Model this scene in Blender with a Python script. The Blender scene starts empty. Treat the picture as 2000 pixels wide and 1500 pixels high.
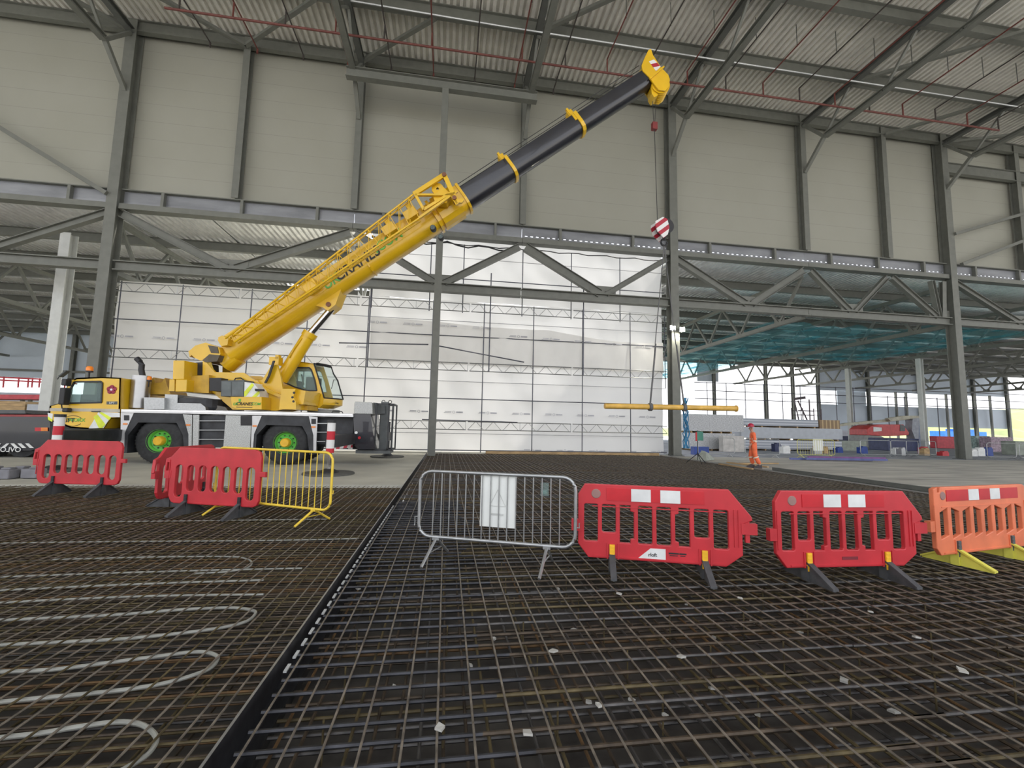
import bpy, bmesh, math, random
from mathutils import Vector, Matrix
random.seed(7)
SC = bpy.context.scene
COL = SC.collection
PI = math.pi

# ------------------------------------------------------------ camera
F_PX = 847.3
YAW, PIT, ROL = (math.radians(a) for a in (8.478, 5.604, 1.210))
CAM = Vector((0, 0, 1.5))
FW = Vector((math.sin(YAW)*math.cos(PIT), math.cos(YAW)*math.cos(PIT), math.sin(PIT)))
_r = Vector((math.cos(YAW), -math.sin(YAW), 0)); _u = _r.cross(FW)
RT = _r*math.cos(ROL) + _u*math.sin(ROL)
UP = -_r*math.sin(ROL) + _u*math.cos(ROL)
cd = bpy.data.cameras.new('camera'); cam = bpy.data.objects.new('camera', cd); COL.objects.link(cam)
cd.sensor_width = 36; cd.lens = 36*F_PX/2000; cd.clip_start = .05; cd.clip_end = 1000
m = Matrix((RT, UP, -FW)).transposed().to_4x4(); m.translation = CAM
cam.matrix_world = m
SC.camera = cam

# ------------------------------------------------------------ light and exposure
W = bpy.data.worlds.new('daylight'); SC.world = W; W.use_nodes = True
nt = W.node_tree; bg = nt.nodes['Background']
tc = nt.nodes.new('ShaderNodeTexCoord'); sx = nt.nodes.new('ShaderNodeSeparateXYZ'); cr = nt.nodes.new('ShaderNodeValToRGB')
nt.links.new(tc.outputs['Generated'], sx.inputs[0]); nt.links.new(sx.outputs['Z'], cr.inputs[0]); nt.links.new(cr.outputs[0], bg.inputs[0])
cr.color_ramp.elements[0].position = 0.0; cr.color_ramp.elements[0].color = (.98, .98, 1, 1)
cr.color_ramp.elements[1].position = .6; cr.color_ramp.elements[1].color = (.86, .9, 1, 1)
bg.inputs[1].default_value = 2.6
sd = bpy.data.lights.new('sun', 'SUN'); sun = bpy.data.objects.new('sun', sd); COL.objects.link(sun)
sd.energy = 7.0; sd.angle = .03; sd.color = (1, .95, .86)
sun.rotation_euler = Vector((-.62, -.12, -.78)).to_track_quat('-Z', 'Y').to_euler()
SC.view_settings.view_transform = 'Standard'; SC.view_settings.look = 'None'
SC.view_settings.gamma = 1; SC.view_settings.use_curve_mapping = False
SC.view_settings.exposure = -0.3

# ------------------------------------------------------------ helpers
def tag(o, label=None, cat=None, group=None, kind=None):
    if label: o['label'] = label
    if cat: o['category'] = cat
    if group: o['group'] = group
    if kind: o['kind'] = kind
    return o
def ray(x, y): return FW + RT*((x-1000)/F_PX) - UP*((y-750)/F_PX)
def onY(x, y, Y): d = ray(x, y); return CAM + d*(Y/d.y)
def onZ(x, y, z=0.): d = ray(x, y); return CAM + d*((z-CAM.z)/d.z)

MATS = {}
def mat(name, col, rough=.6, metal=0., var=.12, scale=3., bump=0., emit=0., alpha=1., trans=0., spec=.5, col2=None, stretch=(1,1,1), coat=0.):
    if name in MATS: return MATS[name]
    M = bpy.data.materials.new(name); M.use_nodes = True; n = M.node_tree; b = n.nodes['Principled BSDF']
    L = n.links
    b.inputs['Roughness'].default_value = rough; b.inputs['Metallic'].default_value = metal
    b.inputs['Specular IOR Level'].default_value = spec
    if coat: b.inputs['Coat Weight'].default_value = coat
    t = n.nodes.new('ShaderNodeTexCoord'); mp = n.nodes.new('ShaderNodeMapping'); L.new(t.outputs['Object'], mp.inputs[0])
    mp.inputs['Scale'].default_value = stretch
    no = n.nodes.new('ShaderNodeTexNoise'); no.inputs['Scale'].default_value = scale; no.inputs['Detail'].default_value = 5
    L.new(mp.outputs[0], no.inputs[0])
    r = n.nodes.new('ShaderNodeValToRGB'); L.new(no.outputs[0], r.inputs[0])
    c2 = col2 or tuple(max(0, c*(1-2*var)) for c in col)
    c1 = tuple(min(1, c*(1+var)) for c in col)
    r.color_ramp.elements[0].position = .3; r.color_ramp.elements[0].color = (*c2, 1)
    r.color_ramp.elements[1].position = .7; r.color_ramp.elements[1].color = (*c1, 1)
    L.new(r.outputs[0], b.inputs['Base Color'])
    if bump:
        bp = n.nodes.new('ShaderNodeBump'); bp.inputs['Strength'].default_value = bump; bp.inputs['Distance'].default_value = .05
        L.new(no.outputs[0], bp.inputs['Height']); L.new(bp.outputs[0], b.inputs['Normal'])
    if emit:
        b.inputs['Emission Color'].default_value = (*col, 1); b.inputs['Emission Strength'].default_value = emit
    out = n.nodes['Material Output']
    if trans:
        tr = n.nodes.new('ShaderNodeBsdfTranslucent'); L.new(r.outputs[0], tr.inputs[0])
        mx = n.nodes.new('ShaderNodeMixShader'); mx.inputs[0].default_value = trans
        L.new(b.outputs[0], mx.inputs[1]); L.new(tr.outputs[0], mx.inputs[2]); L.new(mx.outputs[0], out.inputs[0])
    if alpha < 1:
        tp = n.nodes.new('ShaderNodeBsdfTransparent'); mx = n.nodes.new('ShaderNodeMixShader'); mx.inputs[0].default_value = alpha
        tp.inputs[0].default_value = (*[min(1, .55+.45*c/max(max(col), .01)) for c in col], 1)
        L.new(tp.outputs[0], mx.inputs[1]); L.new(b.outputs[0], mx.inputs[2]); L.new(mx.outputs[0], out.inputs[0])
    MATS[name] = M
    return M
def striped(name, a, b2, axis_vec, period, duty=.5, rough=.5, metal=0.):
    """hard two-colour stripes along axis_vec (object space)"""
    if name in MATS: return MATS[name]
    M = bpy.data.materials.new(name); M.use_nodes = True; n = M.node_tree; L = n.links; b = n.nodes['Principled BSDF']
    b.inputs['Roughness'].default_value = rough; b.inputs['Metallic'].default_value = metal
    t = n.nodes.new('ShaderNodeTexCoord'); d = n.nodes.new('ShaderNodeVectorMath'); d.operation = 'DOT_PRODUCT'
    d.inputs[1].default_value = axis_vec; L.new(t.outputs['Object'], d.inputs[0])
    k = n.nodes.new('ShaderNodeMath'); k.operation = 'DIVIDE'; k.inputs[1].default_value = period; L.new(d.outputs['Value'], k.inputs[0])
    fr = n.nodes.new('ShaderNodeMath'); fr.operation = 'FRACT'; L.new(k.outputs[0], fr.inputs[0])
    lt = n.nodes.new('ShaderNodeMath'); lt.operation = 'LESS_THAN'; lt.inputs[1].default_value = duty; L.new(fr.outputs[0], lt.inputs[0])
    mx = n.nodes.new('ShaderNodeMix'); mx.data_type = 'RGBA'; L.new(lt.outputs[0], mx.inputs[0])
    mx.inputs[6].default_value = (*a, 1); mx.inputs[7].default_value = (*b2, 1)
    L.new(mx.outputs[2], b.inputs['Base Color'])
    MATS[name] = M
    return M

steel = mat('grey_painted_steel', (.17, .175, .153), .55, var=.06)
steel_d = mat('dark_grey_steel', (.11, .115, .105), .55, var=.06)
white_steel = mat('white_painted_steel', (.62, .63, .6), .5, var=.04)
galv = mat('galvanised_steel', (.42, .43, .43), .38, .75, var=.07, scale=18)
scaff = mat('scaffold_tube', (.12, .125, .15), .5, .3)
alum = mat('aluminium', (.6, .6, .6), .35, .8, var=.08)
red_pipe = mat('red_brown_pipe', (.17, .05, .04), .5)
yellow = mat('crane_yellow', (.76, .46, .012), .32, var=.05, scale=1.5, coat=.4)
black = mat('black_plastic', (.02, .02, .022), .5)
blackgloss = mat('gloss_black_paint', (.012, .013, .02), .28, var=.2, scale=1, coat=.5)
chassis_m = mat('black_chassis', (.03, .032, .036), .5, var=.3)
rubber = mat('tyre_rubber', (.035, .036, .037), .8, var=.2, scale=8)
green = mat('rim_green', (.12, .5, .07), .4, var=.1)
hubyel = mat('hub_yellow', (.85, .5, .03), .4)
silver = mat('silver_bodywork', (.6, .6, .6), .35, .3, var=.06)
chrome = mat('chrome', (.75, .75, .76), .12, 1., var=.02)
darkgrey = mat('dark_grey_panel', (.1, .11, .11), .5)
concrete = mat('concrete', (.5, .485, .41), .8, var=.09, scale=.8, bump=.1)
red_b = mat('red_barrier_plastic', (.54, .03, .04), .42, var=.1, scale=3)
orange_b = mat('orange_barrier_plastic', (.78, .2, .09), .45, var=.1, scale=3)
whiteref = mat('white_reflective', (.75, .76, .74), .4, var=.06, scale=6)
redref = mat('red_reflective', (.55, .02, .03), .3, var=.1)
yelref = mat('fluorescent_yellow', (.75, .85, .04), .4)
foot_grey = mat('grey_rubber', (.07, .072, .075), .7, var=.2, scale=8)
foot_yel = mat('yellow_plastic', (.7, .66, .1), .5)
tabyel = mat('amber_plastic', (.9, .5, .03), .4)
yel_fence = mat('yellow_painted_tube', (.85, .6, .06), .4, var=.08, scale=6)
glass_m = mat('tinted_glass', (.4, .5, .48), .06, alpha=.2, var=.02)
sheetm = mat('white_scaffold_sheeting', (.75, .74, .72), .45, var=.02, scale=.6, trans=.5, bump=.25, stretch=(.5, 1, .25))
amber = mat('amber_lens', (.9, .25, .02), .2)
pipe_w = mat('white_plastic_pipe', (.33, .33, .29), .4, var=.1, scale=4)
cable = mat('wire_rope', (.03, .03, .03), .5)
timber = mat('timber', (.5, .34, .17), .7, var=.2, scale=2, stretch=(1, 1, 6))
blue_m = mat('blue_plastic', (.03, .07, .3), .5)
net = mat('teal_netting', (.16, .55, .62), .8, alpha=.36, var=.3, scale=.7)
REB = [mat('rebar_brown', (.085, .062, .04), .6, .35, var=.35, scale=9),
       mat('rebar_rust', (.125, .07, .026), .75, .15, var=.3, scale=9),
       mat('rebar_ochre', (.12, .092, .042), .65, .3, var=.3, scale=9),
       mat('rebar_grey', (.095, .09, .085), .5, .5, var=.25, scale=9)]
reb_bright = mat('rebar_bright', (.23, .2, .16), .5, .4, var=.3, scale=9)
reb_blk = mat('rebar_shade_and_form_black', (.045, .046, .052), .45, .5, var=.3, scale=9)

class MB:
    def __init__(s, T=None): s.v = []; s.f = []; s.m = []; s.T = T
    def add(s, vs, fs, mi=0):
        k = len(s.v)
        s.v += [Vector(p) if s.T is None else s.T(Vector(p)) for p in vs]
        s.f += [tuple(i+k for i in f) for f in fs]; s.m += [mi]*len(fs)
    def box(s, c, d, mi=0):
        x, y, z = (a/2 for a in d); c = Vector(c)
        s.add([c+Vector((i*x, j*y, k*z)) for k in (-1, 1) for j in (-1, 1) for i in (-1, 1)],
              [(0, 2, 3, 1), (4, 5, 7, 6), (0, 1, 5, 4), (2, 6, 7, 3), (0, 4, 6, 2), (1, 3, 7, 5)], mi)
    def box2(s, a, b, mi=0):
        s.box([(p+q)/2 for p, q in zip(a, b)], [abs(q-p) for p, q in zip(a, b)], mi)
    def frame(s, p, q, up=(0, 0, 1)):
        p = Vector(p); q = Vector(q); d = (q-p).normalized(); u = Vector(up)
        if abs(d.dot(u)) > .99: u = Vector((0, 1, 0))
        a = d.cross(u).normalized(); b = a.cross(d).normalized()
        return p, q, a, b
    def prof(s, p, q, pts, up=(0, 0, 1), mi=0, caps=True):
        """sweep a closed 2-D profile (side, up) from p to q"""
        p, q, a, b = s.frame(p, q, up); n = len(pts)
        vs = [p+a*x+b*y for x, y in pts]+[q+a*x+b*y for x, y in pts]
        fs = [(i, (i+1) % n, n+(i+1) % n, n+i) for i in range(n)]
        if caps: fs += [tuple(range(n))[::-1], tuple(range(n, 2*n))]
        s.add(vs, fs, mi)
    def bar(s, p, q, w, h, up=(0, 0, 1), mi=0):
        w /= 2; h /= 2; s.prof(p, q, [(-w, -h), (w, -h), (w, h), (-w, h)], up, mi)
    def ibeam(s, p, q, w, h, t=.03, up=(0, 0, 1), mi=0):
        w /= 2; h /= 2; c = t/2*.8
        s.prof(p, q, [(-w, -h), (w, -h), (w, -h+t), (c, -h+t), (c, h-t), (w, h-t), (w, h), (-w, h), (-w, h-t), (-c, h-t), (-c, -h+t), (-w, -h+t)], up, mi)
    def tube(s, p, q, r, n=8, r2=None, mi=0, caps=True):
        p, q, a, b = s.frame(p, q); r2 = r if r2 is None else r2
        cs = [(math.cos(2*PI*i/n), math.sin(2*PI*i/n)) for i in range(n)]
        vs = [p+a*x*r+b*y*r for x, y in cs]+[q+a*x*r2+b*y*r2 for x, y in cs]
        fs = [(i, (i+1) % n, n+(i+1) % n, n+i) for i in range(n)]
        if caps: fs += [tuple(range(n))[::-1], tuple(range(n, 2*n))]
        s.add(vs, fs, mi)
    def path(s, pts, r, n=6, mi=0, closed=False):
        pts = [Vector(p) for p in pts]; N = len(pts); rings = []
        for i, p in enumerate(pts):
            a = pts[(i-1) % N] if (closed or i) else p
            b = pts[(i+1) % N] if (closed or i < N-1) else p
            d = (b-a).normalized(); u = Vector((0, 0, 1)) if abs(d.z) < .9 else Vector((0, 1, 0))
            x = d.cross(u).normalized(); y = x.cross(d)
            rings.append([p+x*math.cos(2*PI*k/n)*r+y*math.sin(2*PI*k/n)*r for k in range(n)])
        vs = [v for R in rings for v in R]; fs = []
        for i in range(N if closed else N-1):
            j = (i+1) % N
            for k in range(n): fs.append((i*n+k, i*n+(k+1) % n, j*n+(k+1) % n, j*n+k))
        if not closed: fs += [tuple(range(n))[::-1], tuple(range((N-1)*n, N*n))]
        s.add(vs, fs, mi)
    def prism(s, pts, b0, b1, mi=0):
        """polygon of (x,z) extruded along y from b0 to b1"""
        n = len(pts)
        vs = [(x, b0, z) for x, z in pts]+[(x, b1, z) for x, z in pts]
        s.add(vs, [(i, (i+1) % n, n+(i+1) % n, n+i) for i in range(n)]+[tuple(range(n))[::-1], tuple(range(n, 2*n))], mi)
    def lathe(s, prof, c, axis='y', n=32, mi=0):
        c = Vector(c); vs = []; fs = []; k = len(prof)
        for i in range(n):
            a = 2*PI*i/n; x, y = math.cos(a), math.sin(a)
            for r, h in prof:
                vs.append(c+(Vector((r*x, h, r*y)) if axis == 'y' else Vector((r*x, r*y, h)) if axis == 'z' else Vector((h, r*x, r*y))))
        for i in range(n):
            j = (i+1) % n
            for t in range(k-1): fs.append((i*k+t, i*k+t+1, j*k+t+1, j*k+t))
        s.add(vs, fs, mi)
    def mesh(s, name, mats, smooth=False, origin=None):
        me = bpy.data.meshes.new(name)
        o = Vector(origin or (0, 0, 0))
        me.from_pydata([v-o for v in s.v], [], s.f)
        for m_ in (mats if isinstance(mats, (list, tuple)) else [mats]): me.materials.append(m_)
        me.polygons.foreach_set('material_index', s.m)
        bm = bmesh.new(); bm.from_mesh(me); bmesh.ops.recalc_face_normals(bm, faces=bm.faces); bm.to_mesh(me); bm.free()
        if smooth:
            me.polygons.foreach_set('use_smooth', [True]*len(me.polygons))
            me.set_sharp_from_angle(angle=math.radians(38))
        me.update(); return me
    def build(s, name, mats, parent=None, smooth=False, origin=None, local=False, bevel=0):
        if parent is not None: org = (0, 0, 0) if local else parent_world(parent)
        else: org = origin if origin is not None else (s.v[0] if s.v else (0, 0, 0))
        if parent is None and local: org = (0, 0, 0)
        me = s.mesh(name, mats, smooth, org)
        ob = bpy.data.objects.new(name, me); COL.objects.link(ob)
        if parent is not None: ob.parent = parent
        else: ob.location = org
        if bevel:
            b = ob.modifiers.new('bevel', 'BEVEL'); b.width = bevel; b.segments = 2; b.limit_method = 'ANGLE'
        return ob
def parent_world(o):
    p = Vector((0, 0, 0))
    while o is not None: p = p+o.location; o = o.parent
    return p
def empty(name, loc, rz=0, label=None, cat=None, group=None):
    o = bpy.data.objects.new(name, None); COL.objects.link(o); o.location = loc; o.rotation_euler.z = rz
    return tag(o, label, cat, group)
def copy_tree(o, parent=None, label=None, loc=None, rz=None, group=None):
    kids = list(o.children)
    c = o.copy(); COL.objects.link(c); c.parent = parent
    for ch in kids: copy_tree(ch, c)
    if label: c['label'] = label
    if loc is not None: c.location = loc
    if rz is not None: c.rotation_euler.z = rz
    if group: c['group'] = group
    return c
def plate(outline, holes, t, bevel=0.):
    """2-D outline with holes -> verts/faces list in (x, thickness, z), centred on y=0"""
    cu = bpy.data.curves.new('tmp', 'CURVE'); cu.dimensions = '2D'; cu.fill_mode = 'BOTH'; cu.extrude = t/2-bevel; cu.bevel_depth = bevel; cu.bevel_resolution = 1
    if bevel: cu.offset = -bevel
    for pts in [outline]+holes:
        sp = cu.splines.new('POLY'); sp.points.add(len(pts)-1); sp.use_cyclic_u = True
        for p, q in zip(sp.points, pts): p.co = (q[0], q[1], 0, 1)
    ob = bpy.data.objects.new('tmp', cu); COL.objects.link(ob)
    dg = bpy.context.evaluated_depsgraph_get(); me = bpy.data.meshes.new_from_object(ob.evaluated_get(dg))
    vs = [Vector((v.co.x, -v.co.z, v.co.y)) for v in me.vertices]; fs = [tuple(p.vertices) for p in me.polygons]
    bpy.data.objects.remove(ob); bpy.data.meshes.remove(me); bpy.data.curves.remove(cu)
    return vs, fs
def text(body, size, t=.004, shear=0., sx_=1.):
    cu = bpy.data.curves.new('tmp', 'FONT'); cu.body = body; cu.size = size; cu.extrude = t/2; cu.align_x = 'CENTER'; cu.align_y = 'CENTER'; cu.shear = shear; cu.offset = size*.012
    ob = bpy.data.objects.new('tmp', cu); COL.objects.link(ob)
    dg = bpy.context.evaluated_depsgraph_get(); me = bpy.data.meshes.new_from_object(ob.evaluated_get(dg))
    vs = [Vector((v.co.x*sx_, -v.co.z, v.co.y)) for v in me.vertices]; fs = [tuple(p.vertices) for p in me.polygons]
    bpy.data.objects.remove(ob); bpy.data.meshes.remove(me); bpy.data.curves.remove(cu)
    return vs, fs
def rnd(w, h, r, x0=0, z0=0, n=4):
    out = []
    for cx, cy, a0 in ((w-r, r, -90), (w-r, h-r, 0), (r, h-r, 90), (r, r, 180)):
        for i in range(n+1):
            a = math.radians(a0+90*i/n); out.append((x0+cx+r*math.cos(a), z0+cy+r*math.sin(a)))
    return out

# ============================================================ the setting
WY = 24.0                       # plane of the tall wall's steel columns
XA, XB, XC, XD, XE, XF, XG, XH, XI = -17.1, -11.46, -5.43, 3.99, 13.33, 22.6, 28.8, 33.6, 39.9
XL = -28.6
def slab(name, x0, x1, y0, y1, z, m_, th=.3):
    b = MB(); b.box2((x0, y0, z-th), (x1, y1, z)); o = b.build(name, m_, origin=(0, 0, 0)); return tag(o, kind='structure')
pit = mat('dark_blinding_concrete', (.05, .045, .038), .85, var=.5, scale=4, bump=.2, col2=(.022, .019, .016))  # dark mottled concrete below the bars
dirt = mat('dusty_ground', (.44, .42, .37), .85, var=.2, scale=1.2, bump=.1, stretch=(.35, 1.6, 1), col2=(.28, .27, .24))
shadowed_ground = mat('shadowed_ground', (.3, .31, .33), .85, var=.25, scale=.8)  # aisle shadow put into a darker, bluer ground colour
SLZ = 0.0
slab('floor_crane', -60, -1.0, 11.25, 24.9, SLZ, concrete)
slab('floor_left_edge', -60, -12.6, -6, 11.25, SLZ, concrete)
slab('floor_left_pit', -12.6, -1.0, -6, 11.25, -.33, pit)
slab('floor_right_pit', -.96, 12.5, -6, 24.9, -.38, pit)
slab('floor_right', 12.5, 110, -6, 23.2, SLZ, dirt)
slab('floor_aisle_right', 12.5, 110, 23.2, 62.5, SLZ, shadowed_ground)
slab('floor_aisle_left', -100, 12.5, 24.9, 62.5, SLZ, concrete)
slab('floor_bounce_yard', -160, 260, -90, -6, SLZ, mat('pale_bounce_ground', (.75, .72, .66), .9, scale=.2))  # pale ground added behind the camera to bounce light up to the ceiling
grass = mat('sunlit_grass', (.33, .38, .15), .9, var=.25, scale=.15, col2=(.24, .28, .12))
slab('floor_bounce_apron', -200, 320, 62.6, 95, -.01, mat('pale_bounce_ground', (.75, .72, .66), .9, scale=.2))  # pale apron added to bounce sunlight onto the aisle deck
slab('floor_field', -200, 320, 95, 260, -.02, grass)
b = MB(); n = 40
for k in range(n):
    x0 = 40+k*8; x1 = x0+8; h = lambda x: 2+12*math.sin(min(1, max(0, (x-195)/50))*PI/2)+.5*math.sin(x*.21)
    b.add([(x0, 110, -1), (x1, 110, -1), (x1, 140, h(x1)), (x0, 140, h(x0)), (x1, 190, h(x1)*.9), (x0, 190, h(x0)*.9)], [(0, 1, 2, 3), (3, 2, 4, 5)])
tag(b.build('floor_hillside', grass, origin=(150, 140, 0)), kind='structure')

# ---- tall wall cladding with horizontal panel joints
clad = bpy.data.materials.new('wall_cladding'); clad.use_nodes = True; n = clad.node_tree; L = n.links; bs = n.nodes['Principled BSDF']
bs.inputs['Roughness'].default_value = .6
t = n.nodes.new('ShaderNodeTexCoord'); sp = n.nodes.new('ShaderNodeSeparateXYZ'); L.new(t.outputs['Object'], sp.inputs[0])
fr = n.nodes.new('ShaderNodeMath'); fr.operation = 'FRACT'; L.new(sp.outputs['Z'], fr.inputs[0])
lt = n.nodes.new('ShaderNodeMath'); lt.operation = 'LESS_THAN'; lt.inputs[1].default_value = .022; L.new(fr.outputs[0], lt.inputs[0])
no = n.nodes.new('ShaderNodeTexNoise'); no.inputs['Scale'].default_value = .35; no.inputs['Detail'].default_value = 4; L.new(t.outputs['Object'], no.inputs[0])
r_ = n.nodes.new('ShaderNodeValToRGB'); L.new(no.outputs[0], r_.inputs[0])
r_.color_ramp.elements[0].position = .3; r_.color_ramp.elements[0].color = (.325, .322, .268, 1); r_.color_ramp.elements[1].position = .7; r_.color_ramp.elements[1].color = (.35, .347, .295, 1)
mx = n.nodes.new('ShaderNodeMix'); mx.data_type = 'RGBA'; L.new(lt.outputs[0], mx.inputs[0]); L.new(r_.outputs[0], mx.inputs[6]); mx.inputs[7].default_value = (.27, .27, .23, 1)
L.new(mx.outputs[2], bs.inputs['Base Color'])
b = MB(); b.box2((-60, 24.38, 13.22), (110, 24.5, 23.3)); tag(b.build('wall_back', clad, origin=(0, 24, .3)), kind='structure')

# ---- corrugated decks
deck_hi = mat('roof_deck_underside', (.78, .76, .7), .5, .0, var=.06, scale=2)
deck_lo = mat('aisle_deck_underside', (.88, .88, .87), .28, .6, var=.08, scale=2)
def deck(name, x0, x1, y0, y1, z, m_, pitch=.333, h=.13, slope=0.):
    b = MB(); x = x0; top = []
    while x < x1:
        top += [(x, z), (x+pitch*.45, z), (x+pitch*.55, z+h), (x+pitch*.9, z+h)]; x += pitch
    vs = [(a, y0, c) for a, c in top]+[(a, y1, c+slope*(y1-y0)) for a, c in top]; n = len(top)
    b.add(vs, [(i, i+1, n+i+1, n+i) for i in range(n-1)])
    b.box2((x0, y0, z+h+.02), (x1, y1, z+h+.14)) if not slope else None
    return tag(b.build(name, m_, origin=(x0, y0, z)), kind='structure')
ZR = 22.55
deck('ceiling_hall', -60, 110, -8, 24.45, ZR, deck_hi)
ZL = 12.36
deck('ceiling_aisle_left', -100, -13, 24.45, 62.5, ZL, deck_lo)
deck('ceiling_aisle_middle', -13, -5.2, 24.45, 36, ZL, deck_lo)  # cut short so skylight reaches the back of the sheeting
deck('ceiling_aisle_right', 14, 110, 24.45, 62.5, ZL, deck_lo)

# ---- far facade of the aisle
fac = mat('pale_blue_grey_cladding', (.66, .74, .82), .6, var=.05, scale=.3)
def wallbox(name, x0, x1, z0, z1, y=62.4, m_=fac):
    b = MB(); b.box2((x0, y, z0), (x1, y+.15, z1)); return tag(b.build(name, m_, origin=(x0, y, z0)), kind='structure')
wallbox('wall_facade_left_upper', -100, -14, 6.3, ZL)
wallbox('wall_facade_left_lower', -100, -14, 0, 4.4)
wallbox('wall_facade_right_upper', 59.6, 97, 8.5, ZL)
wallbox('wall_facade_right_band', 59.6, 97, 2.9, 6.2)
wallbox('wall_facade_right_pier', 63.6, 69, 0, 8.5, 62.58)
wallbox('wall_facade_right_corner', 38.6, 42.2, 9.2, ZL)

# ============================================================ steelwork of the tall wall
ZG0, ZG1 = 12.1, 13.2
def column(X, z0, z1, w, d, label, Y=WY, m_=steel, group='steel columns of the tall wall', plate_=True, name='steel_column'):
    r = empty(name, (X, Y, z0), 0, label, 'column', group)
    b = MB(); b.ibeam((X, Y, z0), (X, Y, z1), w, d, .035, (0, 1, 0)); b.build('shaft', m_, r)
    if z0 < .5 and plate_:
        b = MB(); b.box((X, Y, z0+.02), (w+.25, d+.2, .04))
        for i in (-1, 1):
            for j in (-1, 1): b.tube((X+i*(w/2+.06), Y+j*d/3, z0+.03), (X+i*(w/2+.06), Y+j*d/3, z0+.1), .025)
        b.build('base_plate', steel_d, r)
    return r
column(XA, 0, ZR-.1, .5, .6, 'tall grey steel column rising behind the cab of the crane lorry')
column(XE, 0, ZR-.1, .5, .6, 'tall grey steel column at the right end of the white sheeting, carrying the floodlights')
column(XH, 0, ZR-.1, .5, .6, 'tall grey steel column farthest right, standing on the dusty floor')
GP = 'short wall posts above the girder'
for X, w, lab in ((XB, .34, 'grey wall post between the tall left column and the post above the crane jib'), (XC, .34, 'grey wall post rising above the lattice jib of the crane'),
               (XD, .34, 'grey wall post crossed by the black part of the boom'), (XF, .36, 'grey wall post to the right of the hook block column'),
               (XG, .34, 'grey wall post on the right half, with a roof brace at its top'), (XI, .36, 'grey wall post at the right edge of the view')):
    column(X, ZG1, ZR-.1, w, .45, lab, group=GP, name='wall_post')
column(XL, 0, ZR-.1, .5, .6, 'tall grey steel column beyond the left edge')
# wind post standing in front of the wall, with its cross beam
b = MB(); b.bar((-.66, 21.8, 0), (-.66, 21.8, 19.25), .34, .34, (0, 1, 0)); o = b.build('wind_post', steel)
tag(o, 'slender grey post standing on the rebar mat and passing behind the yellow boom', 'column')
b = MB(); b.ibeam((XC-.3, 21.8, 19.5), (XD+.3, 21.8, 19.5), .35, .55, .04); o = b.build('cross_beam', steel)
tag(o, 'grey cross beam under the roof from which the slender post hangs', 'beam')

# main girder: flanges, web strips with slots of daylight, stiffeners
xs = [-60]+[XL, XA, XC, XD, XE, XF, XH]+[45, 110]
girlab = {XL: 'grey plate girder at the far left between wall columns', XA: 'grey plate girder above the crane jib, left of the middle', XC: 'grey plate girder crossed by the yellow boom head', XD: 'grey plate girder above the top of the white sheeting',
          XE: 'grey plate girder with daylight slots right of the floodlight column', XF: 'grey plate girder above the teal netting'}
for i in range(len(xs)-1):
    a, c = xs[i]+(.27 if xs[i] in (XL, XA, XE, XH) else .01), xs[i+1]-(.27 if xs[i+1] in (XL, XA, XE, XH) else .01)
    if a > 46 or c < -28: continue
    g = empty('plate_girder', ((a+c)/2, WY, ZG0), 0, girlab.get(xs[i], 'grey plate girder right of the farthest right column' if xs[i] == XH else 'grey plate girder far outside the left edge'), 'girder', 'girders under the tall wall')
    b = MB(); b.box2((a, WY-.1, ZG1-.05), (c, WY+.3, ZG1)); b.box2((a, WY-.2, ZG0), (c, WY+.3, ZG0+.28)); b.build('flange', steel, g)
    b = MB(); b.box2((a, WY+.12, ZG0+.28), (c, WY+.16, ZG0+.5)); b.box2((a, WY+.12, ZG0+.56), (c, WY+.16, ZG1-.05))
    x = a
    if a < 3: b.box2((a, WY+.125, ZG0+.49), (c, WY+.15, ZG0+.57)); x = c
    while x < c: b.box2((x, WY+.12, ZG0+.49), (min(x+.17, c), WY+.16, ZG0+.57)); x += .333
    b.build('web', mat('girder_web', (.3, .31, .33), .4, .5, var=.15, scale=1.5, stretch=(.3, 1, 1)), g)
    n = max(1, round((c-a)/3.7))
    for k in range(1, n+1):
        X = a+(c-a)*(k-.5)/n
        b = MB(); b.box2((X-.07, WY-.1, ZG0+.28), (X+.07, WY+.12, ZG1-.05)); b.build('stiffener', steel, g)
# transfer truss under the girder
def member(p, q, w, h, kind='i', T=None):
    b = MB(T)
    (b.ibeam(p, q, w, h, .03) if kind == 'i' else b.bar(p, q, w, h)); return b
ZB = 9.15
def ttruss(x0, x1, nodes, lab):
    g = empty('transfer_truss', ((x0+x1)/2, WY, ZB-.3), 0, lab, 'truss', 'trusses under the wall girder')
    b = MB(); b.ibeam((x0, WY, ZB), (x1, WY, ZB), .42, .5, .05); b.build('bottom_chord', steel, g)
    for (a, c, w) in nodes:
        member((a, WY, ZG0-.2), (c, WY, ZB+.27), .3, w).build('diagonal', steel, g)
    cs_ = sorted(c for _, c, _ in nodes)
    groups_ = [cs_] if len(cs_) <= 2 and cs_[-1]-cs_[0] < 1 else [[c for c in cs_ if c < 28], [c for c in cs_ if c >= 28]]
    for c in [sum(q)/len(q) for q in groups_ if q]:
        b = MB(); b.box2((c-.8, WY-.03, ZB+.1), (c+.8, WY+.03, ZB+.75)); b.build('gusset_plate', steel, g)
ttruss(XL+.3, XA-.3, [(XA-.3, -22.6, .36), (XL+.3, -22.9, .36)], 'grey steel truss left of the tall left column')
ttruss(XA+.3, XC, [(XA+.35, -11.6, .42), (XC-.15, -11.2, .42)], 'grey steel truss directly above the sheeting behind the crane')
ttruss(XC+.02, XD-.02, [(XC+.1, -.9, .36), (XD-.15, -.4, .36)], 'grey steel truss passing behind the slender post')
ttruss(XD+.02, XE-.3, [(XD+.2, 8.7, .5), (XE-.35, 9.1, .32)], 'grey steel truss in front of the top sheeting, right of the slender post')
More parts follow.
